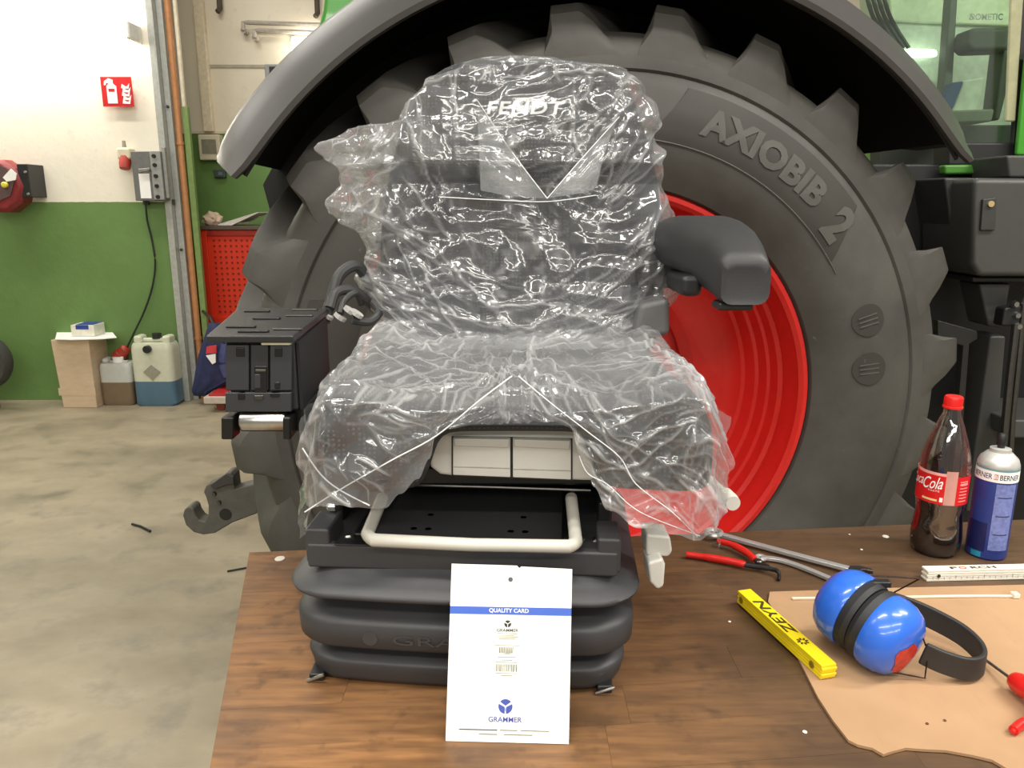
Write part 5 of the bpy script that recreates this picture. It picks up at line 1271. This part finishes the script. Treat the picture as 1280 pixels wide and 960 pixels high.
# headband
hb = [(.552, .925, .034), (.574, .912, .028), (.604, .906, .022), (.630, .918, .02), (.643, .945, .022), (.637, .978, .028), (.615, 1.008, .034), (.588, 1.03, .04), (.562, 1.045, .044)]
hb = smoothpath([Vector((x, y, CT + z)) for x, y, z in hb], 6)
obj('headband', TB(hb, .01, flat=(.0035, .0165, (0, 0, 1))), mat('band_black', (44, 43, 42), .5, bump=.2, bscale=900), em, bevel=.0025)
# wire yokes
def yoke(P): obj('wire_yoke', TB([Vector(p) for p in P], .0011, 6), mat('yoke_dark', (40, 32, 30), .4, .5), em)
yoke([cB + AX * .03 + Vector((-.03, -.02, -.034)), Vector((.535, .915, CT + .006)), Vector((.552, .912, CT + .004)), hb[2]])
yoke([cB + AX * .02 + Vector((.0, .0, .046)), cB + AX * .035 + Vector((.025, .0, .03)), hb[1] + Vector((0, 0, .012))])
yoke([cA - AX * .02 + Vector((.02, .01, .045)), cA + Vector((.05, .02, .05)), cA + Vector((.082, .018, .048)), hb[-1] + Vector((0, 0, .01))])
obj('yoke_arm', TB([cB + Vector((-.012, .012, .047)), cB + AX * .022 + Vector((.02, .02, .03)), cB + AX * .03 + Vector((.036, .02, .004))], .003, 8, flat=(.004, .0018, (0, 0, 1))), M_black, em)
obj('yoke_block', BX(cA.x + .005, cA.x + .035, cA.y - .0, cA.y + .012, cA.z + .043, cA.z + .052), M_black, em, bevel=.002)

# ------------------------------------------------------------------ tools
def O2(px, py, h): return onz(px, py, BZ + h)
# circlip pliers
M_grip = mat('grip_red', (214, 34, 28), .35, var=.05)
pl = thing('circlip_pliers', 'bent-nose circlip pliers with red grips beside the yellow rule', 'pliers', O2(930, 705, 0))
obj('grip', TB(smoothpath([O2(858, 693, .008), O2(880, 696, .008), O2(910, 701, .009), O2(932, 706, .009)], 5), [.0055] * 6 + [.0066] * 5 + [.0062] * 4 + [.005], 12), M_grip, pl)
obj('grip', TB(smoothpath([O2(897, 676, .012), O2(915, 681, .012), O2(932, 690, .011), O2(944, 700, .010)], 5), [.0055] * 6 + [.0066] * 5 + [.0062] * 4 + [.005], 12), M_grip, pl)
obj('jaw', TB(smoothpath([O2(930, 706, .009), O2(945, 708, .009), O2(962, 711, .01), O2(972, 714, .01), O2(974, 720, .006), O2(973, 725, .003)], 4), [.0045] * 8 + [.0038] * 6 + [.003] * 7, 10), mat('jaw_black', (40, 38, 38), .4, .5), pl)
obj('jaw', TB(smoothpath([O2(943, 699, .010), O2(950, 704, .010), O2(960, 708, .012)], 4), .004, 10), M_dsteel, pl)
obj('pivot', LT([(.007, 0), (.007, .008), (.005, .010)], origin=O2(948, 706, .006), seg=16), M_dsteel, pl)
# combination spanner
sn = thing('combination_spanner', 'long chrome spanner lying from the seat corner towards the ear defenders', 'spanner', O2(990, 690, 0))
P = smoothpath([O2(903, 669, .010), O2(950, 682, .008), O2(1010, 698, .008), O2(1064, 712, .008)], 4)
M_chr = mat('chrome_vanadium', (196, 196, 194), .3, .6, var=.05)
obj('shaft', TB(P, .01, flat=(.0065, .0035, (0, 0, 1))), M_chr, sn, bevel=.0015)
rc_ = O2(892, 666, .011)
bm = bmesh.new(); pts = [rc_ + Vector((cos(2 * pi * k / 24) * .014, sin(2 * pi * k / 24) * .014, 0)) for k in range(24)]
tube(bm, pts, .0055, 8, closed=True); obj('ring_end', bm, M_chr, sn)
d = (P[-1] - P[-3]).normalized(); n_ = Vector((-d.y, d.x, 0)); c = P[-1] + d * .012; c.z = BZ + .0045
oe = [(-.016, .007), (-.002, .016), (.016, .017), (.022, .008), (.008, .007), (.004, 0), (.009, -.007), (.024, -.005), (.018, -.016), (-.002, -.016), (-.016, -.007)]
obj('open_end', PR([c + d * x + n_ * y for x, y in oe], (0, 0, .008)), M_dsteel, sn, bevel=.0015)
# second slim spanner
s2 = thing('slim_spanner', 'thinner steel bar tool lying below the long chrome spanner', 'spanner', O2(1000, 712, 0))
P = smoothpath([O2(951, 697, .006), O2(975, 700, .006), O2(1005, 710, .005), O2(1046, 727, .005)], 5)
obj('shaft', TB(P, .01, flat=(.0055, .0028, (0, 0, 1))), M_chr, s2, bevel=.001)
bm = bmesh.new(); c = P[0]; pts = [c + Vector((cos(2 * pi * k / 20) * .008, sin(2 * pi * k / 20) * .008, 0)) for k in range(20)]; tube(bm, pts, .0035, 8, closed=True); obj('ring_end', bm, M_chr, s2)
# screwdriver and red handle at the right edge
sd = thing('screwdriver', 'screwdriver with thin steel shaft and red handle at right edge', 'screwdriver', onz(1255, 838, CT))
A, B = onz(1228, 822, CT + .006), onz(1266, 850, CT + .014)
obj('shaft', TB([A, B], .0022, 10), M_steel, sd)
d = (B - A).normalized()
obj('handle', LT([(.006, -.002), (.011, .004), (.0135, .012), (.0135, .03), (.011, .045), (.0135, .06), (.013, .095), (.008, .102)], origin=B + Vector((0, 0, .002)), axis=d, seg=20), M_grip, sd)
r2 = thing('red_grip_tool', 'red plastic tool grip cut off by the lower right edge', 'tool', onz(1285, 912, CT))
P = smoothpath([onz(1267, 913, CT + .006), onz(1280, 903, CT + .007), onz(1310, 892, CT + .008)], 4)
obj('grip', TB(P, .0058, 12), M_grip, r2); obj('tip', LT([(.0035, 0), (.003, .004)], origin=P[0], axis=P[0] - P[1], seg=10), M_grip, r2)
# small bits on the bench
for nm, px, py, r_, lab, cat in (('washer', 350, 699, .009, 'pale oval washer lying at the far left corner of bench', 'washer'), ('paper_scrap', 1107, 671, .006, 'white scrap lying left of the cola bottle', 'scrap'), ('paper_crumb', 1077, 687, .0025, 'tiny white crumb between spanner and bottle', 'crumb'), ('paper_crumb', 1062, 668, .002, 'tiny white crumb near the far bench edge', 'crumb'), ('paper_crumb', 912, 777, .0022, 'tiny white crumb left of the yellow rule', 'crumb'), ('paper_crumb', 1006, 915, .0028, 'tiny pale crumb left of the torn cardboard edge', 'crumb')):
    q = onz(px, py, BZ + .0002)
    o = obj(nm, LT([(r_, 0), (r_ * 1.05, r_ * .12), (r_ * .9, r_ * .28), (r_ * .35, r_ * .3)], origin=q, seg=16), mat('scrap_white', (222, 216, 204), .5, var=.04)); tag(stage(o, q), lab, cat)
